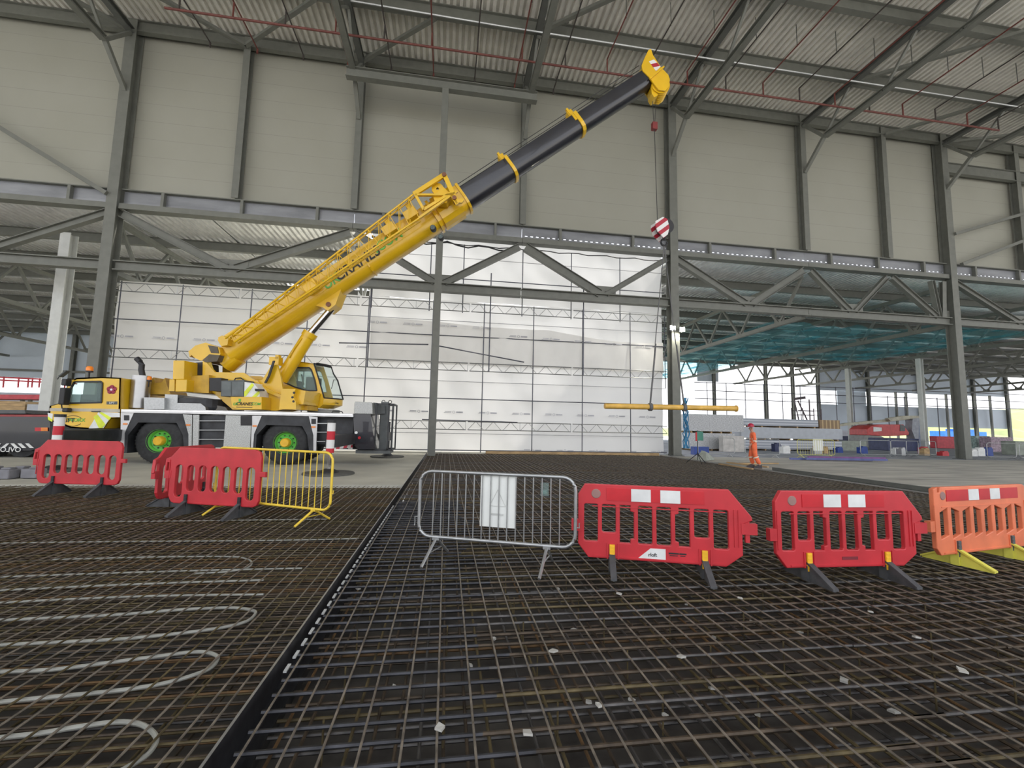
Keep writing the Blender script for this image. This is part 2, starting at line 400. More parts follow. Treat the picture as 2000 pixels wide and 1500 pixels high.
ttruss(XE+.3, XF-.02, [(XE+.35, 18.2, .42), (XF-.2, 18.6, .42)], 'grey steel truss right of the floodlight column')
ttruss(XF+.02, XH-.3, [(XF+.3, 25.6, .36), (XG-.2, 26, .3), (XG+.2, 32.3, .36), (XH-1.5, 32.5, .26), (XH-.6, 32.8, .26)], 'grey steel truss above the teal netting')
ttruss(XH+.3, 45, [(XH+.4, 39, .36), (44.8, 39.3, .36)], 'grey steel truss right of the farthest right column')
# braces in the tall wall
def brace(p, q, w, lab, m_=steel):
    b = MB(); b.bar(p, q, w, w); o = b.build('wall_brace', m_); tag(o, lab, 'brace')
brace((XL+.2, WY-.35, 19.2), (XA-.2, WY-.35, 12.75), .2, 'pale sloping brace running down to the tall left column')
brace((XH+.2, WY-.35, 15.2), (XH+13, WY-.35, 19.5), .2, 'upper sloping brace right of the farthest right column')
brace((XH+.6, WY-.35, 13.1), (XH+13, WY-.35, 19.0-1), .2, 'lower sloping brace right of the farthest right column')
b = MB(); b.ibeam((XH+.25, WY-.1, 20.1), (46, WY-.1, 20.1), .3, .75, .04); tag(b.build('cross_beam', steel), 'deep grey beam high up right of the farthest right column', 'beam')

# ============================================================ high roof steel
labs = ['edge roof beam along the top of the tall wall', 'second roof beam from the tall wall', 'third roof beam from the tall wall', 'fourth roof beam from the tall wall', 'fifth roof beam from the tall wall']
for k, Y in enumerate((23.9, 20.3, 16.6, 12.9, 9.2)):
    b = MB(); b.ibeam((-55, Y, ZR-.34), (105, Y, ZR-.34), .3, .66, .04); o = b.build('roof_beam', steel, origin=(0, Y, ZR)); tag(o, 'grey '+labs[k], 'beam', 'roof beams')
ZTB = 19.85
names = {XL: 'far left', XA: 'above the tall left column', XC: 'above the crane jib, meeting the cross beam left end', XD: 'above the boom, meeting the cross beam right end', XE: 'above the floodlight column',
         XF: 'right of the boom head', XH: 'above the farthest right column', 44.5: 'at the right edge'}
for X in names:
    g = empty('roof_truss', (X, 12, ZTB), 0, 'grey steel roof truss '+names[X], 'truss', 'roof trusses')
    b = MB(); b.ibeam((X, 23.7, ZR-.75), (X, -6, ZR-.75), .32, .3, .04); b.build('top_chord', steel_d, g)
    b = MB(); b.ibeam((X, 22.1, ZTB), (X, -6, ZTB), .3, .28, .04); b.build('bottom_chord', steel, g)
    member((X, 22.2, ZTB), (X, 23.75, ZTB-1.4), .2, .2, 'b').build('knee_brace', steel, g)
    member((X, 22.2, ZTB), (X, 23.75, ZR-.8), .16, .16, 'b').build('diagonal', steel, g)
    y = 22.2
    while y > -4:
        member((X, y, ZTB), (X, y-1.85, ZR-.8), .12, .12, 'b').build('diagonal', steel, g)
        member((X, y-1.85, ZR-.8), (X, y-3.7, ZTB), .12, .12, 'b').build('diagonal', steel, g); y -= 3.7
for X, dx, lab in ((XB, -4.5, 'flat roof brace running left from the second wall post'), (XB, 4.5, 'flat roof brace running right from the second wall post'),
              (XC, 4.2, 'flat roof brace running right from the post above the jib'), (XA, -4, 'flat roof brace left of the tall left column'), (XD, 9.2, 'long flat roof brace left of the boom head'),
              (XG, 3.2, 'flat roof brace above the right wall posts'), (XF, 9, 'long flat roof brace right of the boom head'), (XH, 8, 'long flat roof brace at the upper right')):
    b = MB(); Y0 = 23.6 if abs(dx) < 9 else 20.1; b.bar((X, Y0, ZR-.8), (X+dx, Y0-(3.4 if abs(dx) < 9 else 7), ZR-.8), .2, .16); tag(b.build('roof_brace', steel), 'grey '+lab, 'brace', 'roof braces')
# sprinkler main, branches and drops
g = empty('sprinkler_pipe', (0, 20.6, 20.4), 0, 'long red-brown sprinkler main hung below the roof', 'pipe')
b = MB(); b.tube((-13.6, 20.6, 20.5), (33.4, 20.6, 20.5), .055); b.build('main_pipe', red_pipe, g)
k = 0
for i in range(21):
    X = -13+i*2.32
    b = MB(); b.tube((X, 20.6, 20.5), (X, 20.6, 21.3), .04); b.tube((X, 20.6, 21.3), (X, 6, 21.3), .035)
    if i < 9: b.tube((X, 20.6, 21.3), (X, 23.2, 21.3), .035); b.tube((X, 23.2, 21.3), (X, 23.2, 21.05), .05)
    b.build('branch_pipe', red_pipe if i % 2 else mat('dark_pipe', (.07, .06, .055), .5), g)
    b = MB(); b.tube((X+.05, 18.2, 21.3), (X+.05, 18.2, ZR), .018); b.tube((X+.05, 13, 21.3), (X+.05, 13, ZR), .018); b.build('hanger_rod', steel_d, g)
b = MB(); b.path([(-6, 20.0, 21.75), (2, 19.95, 21.6), (14, 19.95, 21.62), (34, 19.9, 21.6)], .05); tag(b.build('cable_tray', galv), 'thin galvanised cable tray running under the second roof beam', 'cable tray')

# ============================================================ aisle steel beyond the wall
for k in range(9):
    Y = 28+k*4.1
    if Y > 62: break
    for x0, x1, side in ((-98, -5.0 if Y < 37 else -13, 'left'), (14, 108, 'right')):
        b = MB(); b.ibeam((x0, Y, ZL-.3), (x1, Y, ZL-.3), .25, .55, .04)
        tag(b.build('aisle_beam', steel, origin=(x0, Y, ZL)), 'grey roof beam number %s of the low aisle roof, %s side' % (['one', 'two', 'three', 'four', 'five', 'six', 'seven', 'eight', 'nine'][k], side), 'beam', 'aisle roof beams')
def aisle_truss(X, y0, y1, lab, zb=8.95, m_=steel):
    g = empty('aisle_truss', (X, (y0+y1)/2, zb), 0, lab, 'truss', 'lattice trusses of the low aisle')
    b = MB(); b.bar((X, y0, zb), (X, y1, zb), .28, .26); b.build('bottom_chord', m_, g)
    b = MB(); b.bar((X, y0, ZL-.75), (X, y1, ZL-.75), .28, .26); b.build('top_chord', m_, g)
    n = int((y1-y0)/4.1); y = y0
    for k in range(n):
        member((X, y, ZL-.8), (X, y+2.05, zb), .15, .15, 'b').build('diagonal', m_, g)
        member((X, y+2.05, zb), (X, y+4.1, ZL-.8), .15, .15, 'b').build('diagonal', m_, g)
        b = MB(); b.box2((X-.02, y+1.6, zb), (X+.02, y+2.5, zb+.35)); b.build('gusset_plate', m_, g)
        y += 4.1
for X, lab in ((-82, 'farthest left'), (-68, 'fourth from the tall left column'), (-54, 'third from the tall left column'), (-40.5, 'second from the tall left column'), (XL, 'above the white column at the left'), (XA, 'behind the tall left column')):
    aisle_truss(X, 24.4, 62, 'grey lattice truss of the low aisle, '+lab)
aisle_truss(XC, 25.4, 36.5, 'grey lattice truss of the low aisle, hidden mostly behind the sheeting')
for X, lab in ((XF, 'nearest right of the floodlight column'), (XH, 'running over the teal netting'), (44.6, 'resting on the white columns'), (55.5, 'fourth right of the floodlight column'), (66.5, 'fifth right of the floodlight column'), (77.5, 'sixth right of the floodlight column'), (88.5, 'last one at the right')):
    aisle_truss(X, 24.4, 62, 'grey lattice truss of the low aisle, '+lab)
def wcol(X, Y, lab, w=.4, z1=8.8):
    b = MB(); b.ibeam((X, Y, 0), (X, Y, z1), w, w, .04, (1, 0, 0)); tag(b.build('aisle_column', white_steel), lab, 'column', 'white aisle columns')
wcol(44.6, 42.4, 'slim white column standing behind the panel stacks'); wcol(44.6, 34.9, 'slim white column right of the red lift')
wc = onY(130, 510, 26.5)
b = MB(); b.ibeam((wc.x, 26.5, 0), (wc.x, 26.5, ZL-.8), .5, .55, .05, (0, 1, 0)); tag(b.build('aisle_column', white_steel), 'thick white column at the left beside the crane cab', 'column')
for X, lab in ((41.2, 'one'), (50.2, 'two'), (55, 'three'), (59.6, 'four'), (69, 'five'), (79, 'six'), (90, 'seven'), (97, 'eight')):
    b = MB(); b.ibeam((X, 62.1, 0), (X, 62.1, ZL), .35, .45, .04, (0, 1, 0)); tag(b.build('facade_column', steel), 'grey column number %s along the far open facade' % lab, 'column', 'facade columns')
for X, o_ in ((74, 'first'), (76, 'second'), (84, 'third'), (86.5, 'fourth'), (93, 'fifth')):
    b = MB(); b.bar((X, 61.9, 0), (X, 61.9, 8.6), .22, .3, (0, 1, 0)); tag(b.build('facade_post', steel), o_+' thin grey post from the left in the far window band', 'post', 'facade posts')
for i, X in enumerate((-76, -66, -56, -47, -38)):
    b = MB(); b.ibeam((X, 62.1, 0), (X, 62.1, ZL), .4, .45, .04, (0, 1, 0)); tag(b.build('facade_column', steel), 'grey column of the pale far left facade', 'column', 'far left facade columns')
b = MB(); b.bar((-100, 61.9, 7.2), (-14, 61.9, 7.2), .2, .25); tag(b.build('facade_rail', steel), 'grey rail across the pale far left facade', 'rail')

# teal safety netting slung under the aisle roof
def netting(x0, x1, y0, y1, z, lab, seed):
    b = MB(); nx, ny = 24, 24; rr = random.Random(seed); ph = rr.random()*6
    def zz(i, j):
        a = i/nx; c = j/ny; return z-.3*math.sin(a*PI)*(.5+.5*math.sin(c*PI))+math.sin(a*PI)*(.15*math.sin(i*1.3+ph)+.12*math.sin(j*1.1+i*.5))
    vs = [(x0+(x1-x0)*i/nx, y0+(y1-y0)*j/ny, zz(i, j)) for j in range(ny+1) for i in range(nx+1)]
    b.add(vs, [(j*(nx+1)+i, j*(nx+1)+i+1, (j+1)*(nx+1)+i+1, (j+1)*(nx+1)+i) for j in range(ny) for i in range(nx)])
    tag(b.build('safety_net', net, smooth=True), lab, 'netting', 'safety nets')
netting(XF+.1, XH-.1, 27, 44, 9.35, 'teal safety net slung under the aisle roof, nearest the camera', 1)
netting(XF+.1, XH-.1, 45, 61, 9.3, 'teal safety net slung under the aisle roof, farther back', 2)
netting(XH+.1, 44.5, 25, 40, 9.35, 'teal safety net right of the first two', 3)

# ============================================================ white sheeting on scaffold
SY = 24.85
def sheet(name, x0, x1, z0, z1, Y, lab, amp=.05, sag=0., seed=1, m_=sheetm, nx=90, nz=50):
    b = MB(); rr = random.Random(seed); ph = [rr.random()*6 for _ in range(8)]
    vs = []
    for j in range(nz+1):
        for i in range(nx+1):
            u = i/nx; v = j/nz; x = x0+(x1-x0)*u
            zt = z1-sag*(u**1.5)*(abs(math.sin(x*.38+1))*.5+.5)
            z = z0+(zt-z0)*v
            y = Y+amp*(math.sin(x*1.7+z*1.1+ph[0])*.35+math.sin(x*.9-z*2.3+ph[1])*.35+math.sin(x*3.7+z*3.1+ph[2])*.16+abs(math.sin(x*PI/3+ph[3]*0))*.5)
            vs.append((x, y, z))
    b.add(vs, [(j*(nx+1)+i, j*(nx+1)+i+1, (j+1)*(nx+1)+i+1, (j+1)*(nx+1)+i) for j in range(nz) for i in range(nx)])
    o = b.build(name, m_, smooth=True); return tag(o, lab, 'sheeting')
s1 = sheet('scaffold_sheeting', -17.3, 13.2, .02, 8.75, SY+.25, 'large white plastic sheeting behind the crane, from the floor to the truss', .09)
s2 = sheet('scaffold_sheeting', -4.6, 13.2, 8.755, 12.62, SY+.25, 'upper strip of white plastic sheeting seen through the grey truss', .07, seed=3)
sheet('hanging_sheet', -4.35, 13.1, 4.95, 7.45, SY-.1, 'loose greyer white sheet hung in front of the main sheeting, sagging to the right', .09, sag=.9, seed=5,
      m_=mat('loose_white_sheet', (.82, .81, .78), .5, var=.02, trans=.35, bump=.3, stretch=(.5, 1, .3)))
# printed lines of small logos across the sheets
ink = mat('pale_grey_ink', (.5, .5, .53), .7)
def prints(z, x0, x1, Y, par, step=1.95, dz=0.):
    x = x0
    while x < x1:
        b = MB(); zz = z+dz*(x-x0)
        b.box2((x-.55, Y, zz-.05), (x-.14, Y+.004, zz-.02)); b.box2((x-.5, Y, zz+.01), (x-.14, Y+.004, zz+.05))
        for k in range(8):
            a = k*PI/4; c = a+PI/4; b.bar((x+.07*math.cos(a), Y, zz+.07*math.sin(a)), (x+.07*math.cos(c), Y, zz+.07*math.sin(c)), .004, .025, (0, 0, 1) if abs(math.cos((a+c)/2)) < .99 else (0, 1, 0))
        b.box2((x+.14, Y, zz-.04), (x+.52, Y+.004, zz+.04))
        b.build('printed_mark', ink, par); x += step
for z, x0, x1 in ((5.75, -16.8, -4.6), (2.25, -3.5, 13), (.15, 5, 13)): prints(z, x0, x1, SY+.11, s1)
ob = [o for o in COL.objects if o.name == 'hanging_sheet'][0]
prints(7.15, -4, 3, SY-.2, ob); prints(6.75, 4, 12.5, SY-.2, ob, dz=-.03)
scf = empty('scaffold', (-2, SY-.15, 0), 0, 'dark tube scaffold with lattice beams holding the white sheeting', 'scaffold')
def tube_part(p, q, name, r=.03, m_=scaff):
    b = MB(); b.tube(p, q, r, 6); b.build(name, m_, scf)
for X in (-16.9, -14, -10.6, -7.7, -4.5, -.95, 1.97, 4.9, 7.9, 10.9): tube_part((X, SY-.16, 0), (X, SY-.16, 8.6), 'standard')
for X in (13.15,): tube_part((X, SY-.16, 4), (X, SY-.16, 8.6), 'standard')
for X in (-4.4, -1.2, .7, 4.2, 7.2, 10.3): tube_part((X, SY-.05, 8), (X, SY-.05, 12.1), 'standard')
for X in (-4.4, 2.3, 7.9): tube_part((X, SY-.3, 4.6), (X, SY-.3, 10.4), 'standard', .035)
for z in (.12, 3.0, 6.6): tube_part((-17.2, SY-.12, z), (13.2, SY-.12, z), 'ledger')
for z in (1.05, 4.0, 7.5): tube_part((-17.2, SY+.0, z), (13.2, SY+.0, z), 'ledger', .02, mat('ghost_tube_grey', (.45, .45, .46), .6))  # pale colour imitates ledgers showing through the sheet; these tubes stand before it
for z in (10.0,): tube_part((-4.6, SY-.1, z), (13.2, SY-.1, z), 'ledger')
tube_part((-4.6, SY, 11.3), (13.2, SY, 11.3), 'ledger', .02, MATS['ghost_tube_grey'])
tube_part((-5.8, SY-.9, 5.75), (-1.1, SY-1.4, 5.8), 'brace_tube', .035); tube_part((-.9, SY-1.4, 5.8), (4.3, SY-.5, 5.2), 'brace_tube', .035)
tube_part((-1.3, SY-.9, 1.78), (4, SY-.4, 1.75), 'brace_tube', .03)
def lattice_beam(x0, x1, z, lab=None, h=.45):
    b = MB(); b.tube((x0, SY-.22, z), (x1, SY-.22, z), .028, 6); b.tube((x0, SY-.22, z-h), (x1, SY-.22, z-h), .028, 6)
    x = x0; k = 0
    while x < x1-.4:
        b.tube((x, SY-.22, z-h), (x+.42, SY-.22, z), .014, 5); b.tube((x+.48, SY-.22, z), (x+.9, SY-.22, z-h), .014, 5)
        if k % 3 == 2: b.tube((x+.98, SY-.22, z-h), (x+.98, SY-.22, z), .014, 5)
        x += 1.0; k += 1
    b.build('lattice_beam', galv, scf)
for z in (8.5, 5.05, 1.72):
    for x0, x1 in ((-17.2, -11.2), (-11.1, -5), (-4.9, 1.1), (1.2, 7.2), (7.3, 13.2)): lattice_beam(x0, x1, z)
# black cables and netting bunched along the top of the sheet
rr = random.Random(4)
b = MB(); b.path([(-4.5+k*.6, SY-.5, 12.0-.25*abs(math.sin(k*.9))+rr.uniform(-.04, .04)) for k in range(15)], .04)
b.path([(-4.5+k*.6, SY-.5, 11.9+.05*math.sin(k*2)) for k in range(30)], .03); tag(b.build('bunched_cable', black), 'black cable bunched along the top of the upper sheeting', 'cable')
# concrete kerb with timber along the foot of the sheeting
b = MB(); b.box2((-.2, 24.1, -.3), (13, 24.5, .02)); tag(b.build('ground_beam', concrete), 'low concrete kerb at the foot of the white sheeting', 'kerb')
b = MB(); b.box2((2.2, 23.92, .0), (12.3, 24.08, .13)); tag(b.build('timber_board', timber), 'long brown timber board lying along the foot of the white sheeting', 'timber')

# ============================================================ reinforcement mats
def hexbar(b, p, q, r, mi=0):
    b.tube(p, q, r, 6, mi=mi, caps=False)
def rebar_mat(name, lab, specs, keep, seed):
    """specs: list of (p, q, r, material index, priority)"""
    g = empty(name, (0, 0, 0), 0, lab, 'reinforcement')
    specs.sort(key=lambda s: s[4])
    for s in specs[:keep]:
        b = MB(); hexbar(b, s[0], s[1], s[2]); b.build('rebar', ALLR[s[3]], g)
    b = MB()
    for s in specs[keep:]: hexbar(b, s[0], s[1], s[2], s[3])
    o = b.build('rebar_layer', ALLR, g); o['kind'] = 'stuff'
    return g
ALLR = REB+[reb_bright, reb_blk]
rr = random.Random(11)
def pick(ws): return rr.choices(range(len(ws)), ws)[0]
S = []
X0, X1, Y0, Y1 = -.93, 12.4, 1.0, 23.9
# top layer running away from the camera
x = X0+.06
while x < X1:
    j = rr.uniform(-.012, .012); xm = min(X1, x+j+rr.uniform(-.03, .03))
    S.append(((x+j, Y0, -.008), (xm, Y1, -.008), .0065 if x < 3 else .0075, 4, abs(x-1.5)))
    x += .178
# cross bars, doubled
y = Y0+.1; k = 0
while y < Y1:
    j = rr.uniform(-.02, .02); m_ = 0
    nearb = y < 9
    if nearb:
        xs_ = X0+.02; xe = .35+rr.uniform(-.15, .25)
        S.append(((xs_, y+j, -.03), (xe, y+j, -.03), .011, 5, y*.5))  # bar ends coloured black to imitate the shadow beside the edge form
        x = xe-.3
        while x < X1:
            L_ = rr.uniform(2.0, 5.0); e = min(X1, x+L_)
            S.append(((x, y+j, -.03), (e, y+j+rr.uniform(-.01, .01), -.03), .0105, pick([6, .5, 1.6, 4, 0, 0]), y+x*.15))
            x = e-.2 if e < X1 else X1+1
    else:
        S.append(((X0+.02, y+j, -.03), (X1, y+j, -.03), .0105, pick([5, .2, 1, 4, 0, 0]), y+4))
    if k % 2 == 0: S.append(((rr.uniform(.2, 2), y+j+.045, -.055), (rr.uniform(6, X1), y+j+.04, -.055), .0105, pick([4, .3, 1.5, 3, 0, 0]), y+5))
    y += .15; k += 1
# lower layers
x = X0+.1
while x < X1:
    S.append(((x, Y0, -.21), (x+rr.uniform(-.03, .03), min(Y1, 16), -.21), .010, pick([4, 1.5, 3, 2, 0, 0]), 60)); x += .125
y = Y0+.05
while y < 15:
    S.append(((X0+.02, y, -.235), (X1, y+rr.uniform(-.04, .04), -.235), .010, pick([5, 1, 2, 3, 0, 0]), 60)); y += .14
# little upright links showing near the camera
for i in range(9):
    for j in range(12):
        xx = X0+.35+i*.62+rr.uniform(-.03, .03); yy = 1.5+j*.5
        S.append(((xx, yy, -.24), (xx, yy, -.02), .006, 2, 61))
rebar_mat('rebar_mat', 'large dark brown rebar mat filling the lower right, with pale long bars on top', S, 100, 1)
S = []
x = -12.4; k = 0
while x < -1.03:
    S.append(((x+rr.uniform(-.01, .01), 1.0, -.006), (x+rr.uniform(-.02, .02), 11.1, -.006), .0065, 4 if k % 3 else 2, 20-abs(x) if False else abs(x+2)))
    x += .1; k += 1
y = 1.05
while y < 11.1:
    S.append(((-12.4, y+rr.uniform(-.012, .012), -.05), (-1.04, y+rr.uniform(-.012, .012), -.05), .0068, pick([5, 2.5, 3, .5, 0, 0]), 30+y))
    S.append(((-12.4, y+.05, -.085), (-1.04, y+.05+rr.uniform(-.01, .01), -.085), .0068, pick([5, 1.5, 3, .5, 0, 0]), 40+y))
    y += .1
x = -12.3
while x < -1.05:
    S.append(((x, 1.0, -.2), (x, 11.1, -.2), .008, pick([5, 1, 2, 1, 0, 0]), 60)); x += .2
y = 1.1
while y < 11.1:
    S.append(((-12.4, y, -.22), (-1.05, y, -.22), .009, pick([5, 1, 2, 1, 0, 0]), 60)); y += .15
rebar_mat('rebar_mat', 'rust brown rebar mat filling the lower left, with white pipes woven through it', S, 100, 2)
# steel edge form between both mats
b = MB(); b.box2((-1.0, 1.0, -.36), (-.985, 24.2, .012)); b.box2((-1.0, 1.0, .005), (-.986, 24.2, .013), 1); b.box2((-.985, 1.0, -.2), (-.945, 24.2, -.16))
o = b.build('edge_form', [reb_blk, galv]); tag(o, 'dark steel edge form running between the two rebar mats', 'formwork')
b = MB(); y = 2.3
for k in range(34):
    b = MB(); yy = 3.1+k*.17; b.box((-.945, yy, -.06), (.02, .09, .01)); tag(b.build('form_clip', whiteref), 'small white dash-like clip in the row along the dark steel edge form', 'clip', 'white clips along the edge form')
b = MB(); b.box2((12.42, 1, -.38), (12.5, 23.9, .03)); b.box2((12.36, 1, .0), (12.5, 23.9, .03)); tag(b.build('edge_form', alum), 'long pale edge strip bordering the right rebar mat', 'formwork')
b = MB(); b.box2((12.75, 5, 0), (12.85, 15.6, .12)); tag(b.build('steel_beam', steel_d), 'long dark beam lying beside the right rebar mat', 'beam')
# chips of pale spacer and rubbish under and on the right mat
spots = [(1030, 1432), (1150, 1372), (1235, 1368), (1170, 1378), (1300, 1398), (1395, 1245), (1330, 1283), (965, 1248), (1480, 1395), (1445, 1168), (1340, 1180), (1560, 1235), (1790, 1245), (1470, 1215), (1620, 1420), (1080, 1272), (1745, 1390),
         (770, 1342), (1210, 1160), (1090, 1150), (700, 1150), (1880, 1310), (1650, 1330), (920, 1300), (860, 1422), (1120, 1230), (1390, 1345), (1700, 1195)]
for i, (px_, py_) in enumerate(spots):
    p = onZ(px_, py_, -.1 if i % 3 else .0); w = rr.uniform(.012, .032)
    z = p.z+.006
    b = MB(); a = rr.uniform(0, 3); c, s_ = math.cos(a)*w, math.sin(a)*w
    b.add([(p.x+c, p.y+s_, z), (p.x-s_, p.y+c, z+.01), (p.x-c*1.2, p.y-s_, z+.004), (p.x+s_*.8, p.y-c, z),
           (p.x+c, p.y+s_, z-.012), (p.x-s_, p.y+c, z-.004), (p.x-c*1.2, p.y-s_, z-.008), (p.x+s_*.8, p.y-c, z-.012)],
          [(0, 1, 2, 3), (7, 6, 5, 4), (0, 4, 5, 1), (1, 5, 6, 2), (2, 6, 7, 3), (3, 7, 4, 0)])
    tag(b.build('debris_chip', mat('dusty_chip', (.42, .41, .37), .8)), 'small pale chip caught among the bars of the right rebar mat', 'debris', 'pale chips in the rebar')
# white heating pipes
def pipe(pts, lab, r=.012, z=-.027):
    P = [onZ(a, c, z) for a, c in pts]
    # smooth with Catmull-Rom
    out = []
    for i in range(len(P)-1):
        p0, p1, p2, p3 = P[max(0, i-1)], P[i], P[i+1], P[min(len(P)-1, i+2)]
        for k in range(6):
            t = k/6; out.append(.5*((2*p1)+(p2-p0)*t+(2*p0-5*p1+4*p2-p3)*t*t+(3*p1-p0-3*p2+p3)*t**3))
    out.append(P[-1]); b = MB(); b.path(out, r, 8)
    tag(b.build('heating_pipe', pipe_w, smooth=True), lab, 'pipe', 'pipes woven through the left mat')
pipe([(-60, 1450), (0, 1441), (80, 1432), (150, 1420), (230, 1410), (275, 1415), (300, 1432), (305, 1448), (290, 1472), (255, 1495), (200, 1525)], 'nearest white pipe loop, at the lower left corner')
pipe([(-60, 1316), (0, 1312), (100, 1308), (200, 1296), (300, 1283), (385, 1273), (420, 1279), (424, 1290), (405, 1308), (340, 1330), (260, 1345), (150, 1357), (0, 1371), (-60, 1378)], 'second white pipe loop from the camera')
pipe([(-60, 1213), (0, 1211), (120, 1206), (240, 1200), (350, 1191), (450, 1187), (492, 1192), (498, 1200), (475, 1216), (400, 1231), (250, 1247), (100, 1255), (-60, 1262)], 'third white pipe loop from the camera')
pipe([(-60, 1181), (100, 1172), (300, 1164), (515, 1161)], 'straight white pipe run just beyond the third loop', .01)
pipe([(-60, 1156), (150, 1146), (350, 1138), (515, 1133)], 'straight pale pipe run with its end in the middle of the left mat', .01)
pipe([(-60, 1129), (200, 1120), (400, 1114), (590, 1110)], 'straight pale pipe run, second beyond the third loop', .009)
pipe([(100, 1093), (300, 1088), (440, 1087), (480, 1091), (492, 1100), (480, 1110), (440, 1117), (380, 1120)], 'grey pipe loop in the middle of the left mat', .009)
pipe([(-60, 1062), (200, 1058), (500, 1056), (700, 1052)], 'thin pale pipe run in the far half of the left mat', .009)
pipe([(-60, 1022), (300, 1018), (640, 1014)], 'thin pale pipe run near the yellow barrier feet', .009)

# ============================================================ barriers
def place(o, p0, p1, z=0.):
    """put a thing built along +x from its left top corner"""
    d = Vector((p1[0]-p0[0], p1[1]-p0[1], 0)); o.location = (p0[0], p0[1], z); o.rotation_euler.z = math.atan2(d.y, d.x); return o
def chunky_barrier(lab, L_, mp, H=.9, stripes=True, feet=foot_grey, tab=tabyel, seed=1, kind='oct', z0=.13, grime=False, script_mark=False):
    r = empty('plastic_barrier', (0, 0, 0), 0, lab, 'barrier', 'plastic pedestrian barriers')
    h = H-z0
    if kind == 'oct':
        out = [(-.05, z0+.14), (.06, z0), (L_-.1, z0), (L_+.06, z0+.12), (L_+.06, H-.34), (L_+.16, H-.3), (L_+.15, H-.26), (L_-.06, H), (.02, H), (-.05, H-.11)]
        n = 8; holes = []; w = (L_-.02)/n
        for i in range(n):
            hz0 = z0+.17 if i not in (1, 6) else z0+.27; hz1 = H-.21; x0 = .015+i*w*.985; ww = w*.76
            if i in (2, 5):
                a = .035
                if i == 2: hp = [(x0, hz0), (x0+ww-a, hz0), (x0+ww-a, hz0+.04), (x0+ww, hz0+.05), (x0+ww, hz1-.07), (x0+ww-a, hz1-.06), (x0+ww-a, hz1), (x0, hz1)]
                else: hp = [(x0+a, hz0), (x0+ww, hz0), (x0+ww, hz1), (x0+a, hz1), (x0+a, hz1-.06), (x0, hz1-.07), (x0, hz0+.05), (x0+a, hz0+.04)]
                holes.append(hp)
            else: holes.append(rnd(ww, hz1-hz0, .018, x0, hz0, 2))
    elif kind == 'round':
        out = [(-.02, z0+.12)]+[(.0+.1*(1-math.cos(a)), z0+.1*(1-math.sin(a))) for a in (math.radians(20), math.radians(55), math.radians(90))]+[(L_-.1+.1*math.sin(a), z0+.1-.1*math.cos(a)) for a in (0, math.radians(45), math.radians(90))]
        out += [(L_, H-.42), (L_+.09, H-.42), (L_+.09, H-.34), (L_, H-.34)]
        out += [(L_-.12+.12*math.cos(a), H-.12+.12*math.sin(a)) for a in (0, math.radians(45), math.radians(90))]
        out += [(.12, H), (-.02, H-.15), (-.12, H-.19), (-.14, H-.4), (-.11, H-.42), (-.09, H-.25), (-.03, H-.25)]
        n = 7; holes = []; w = (L_-.1)/n
        for i in range(n):
            hz0 = z0+(.1 if i in (0, 6) else .2); hz1 = H-.28; holes.append(rnd(w*.66, hz1-hz0, w*.3, .08+i*w, hz0, 4))
    else:
        out = [(-.02, H-.02), (-.02, z0+.08), (.05, z0), (L_-.05, z0), (L_+.02, z0+.08), (L_+.02, H-.02), (L_-.02, H), (.11, H), (.09, H-.06), (.05, H-.06), (.05, H)]
        n = 8; holes = []; w = (L_-.08)/n
        for i in range(n):
            x0 = .07+i*w; ww = w*.68; hz0 = z0+.22; hz1 = H-.27; a, c = (0, .045) if i % 2 == 0 else (.045, 0)
            holes.append([(x0, hz0-a if i % 2 else hz0-.04), (x0+ww, hz0+.0 if i % 2 == 0 else hz0-.0), (x0+ww, hz1+(0.03 if i % 2 == 0 else -.02)), (x0, hz1+(-.02 if i % 2 == 0 else .03))])
    vs, fs = plate(out, holes, .05, .008)
    b = MB(); b.add(vs, fs)
    b.build('panel', mp, r, local=True)
    b = MB()
    if kind != 'round':
        for x in (L_*.2, L_*.8): b.box2((x-.055, -.034, z0+.0), (x-.04, -.02, z0+.16)); b.box2((x+.055, -.034, z0), (x+.07, -.02, z0+.16))
        b.box2((0.1, -.03, H-.235), (L_-.1, -.024, H-.225)); b.box2((L_-.02, -.034, z0+.2), (L_-.005, -.02, H-.2)); b.box2((L_+.02, -.034, z0+.2), (L_+.03, -.02, H-.2))
    b.box2((-.04, -.034, z0+.18), (-.03, -.02, H-.2)); b.box2((.1, -.032, z0+.015), (L_-.1, -.024, z0+.03))
    b.build('rib', mp, r, local=True)
    b = MB(); b.box2((-.12, -.03, H-.5), (.0, .03, H-.38)); b.build('hook', mp, r, local=True)
    if kind == 'oct':
        b = MB(); b.box2((L_+.09, -.02, H-.52), (L_+.13, .02, H-.28)); b.box2((L_+.05, -.03, H-.44), (L_+.2, .03, H-.33)); b.build('hook', mp, r, local=True)
    if stripes:
        zz0, zz1 = H-.165, H-.035
        x0, x1 = (.25, L_-.3) if kind == 'oct' else (.2, L_-.15)
        b = MB(); b.box2((x0, -.031, zz0), (x1, -.0255, zz1)); b.build('red_strip', redref, r, local=True)
        for c in (.36, .66):
            xx = x0+(x1-x0)*c; b = MB(); b.box2((xx-.1, -.034, zz0), (xx+.1, -.029, zz1)); tag(b.build('white_reflector', whiteref, r, local=True), 'white reflective square on the barrier')
        b = MB(); b.lathe([(0, -.031), (.045, -.031), (.05, -.026)], (.14, 0, H-.1), 'y', 20); b.build('lamp_socket', mat('dull_pink_grey', (.3, .17, .15), .6), r, local=True)
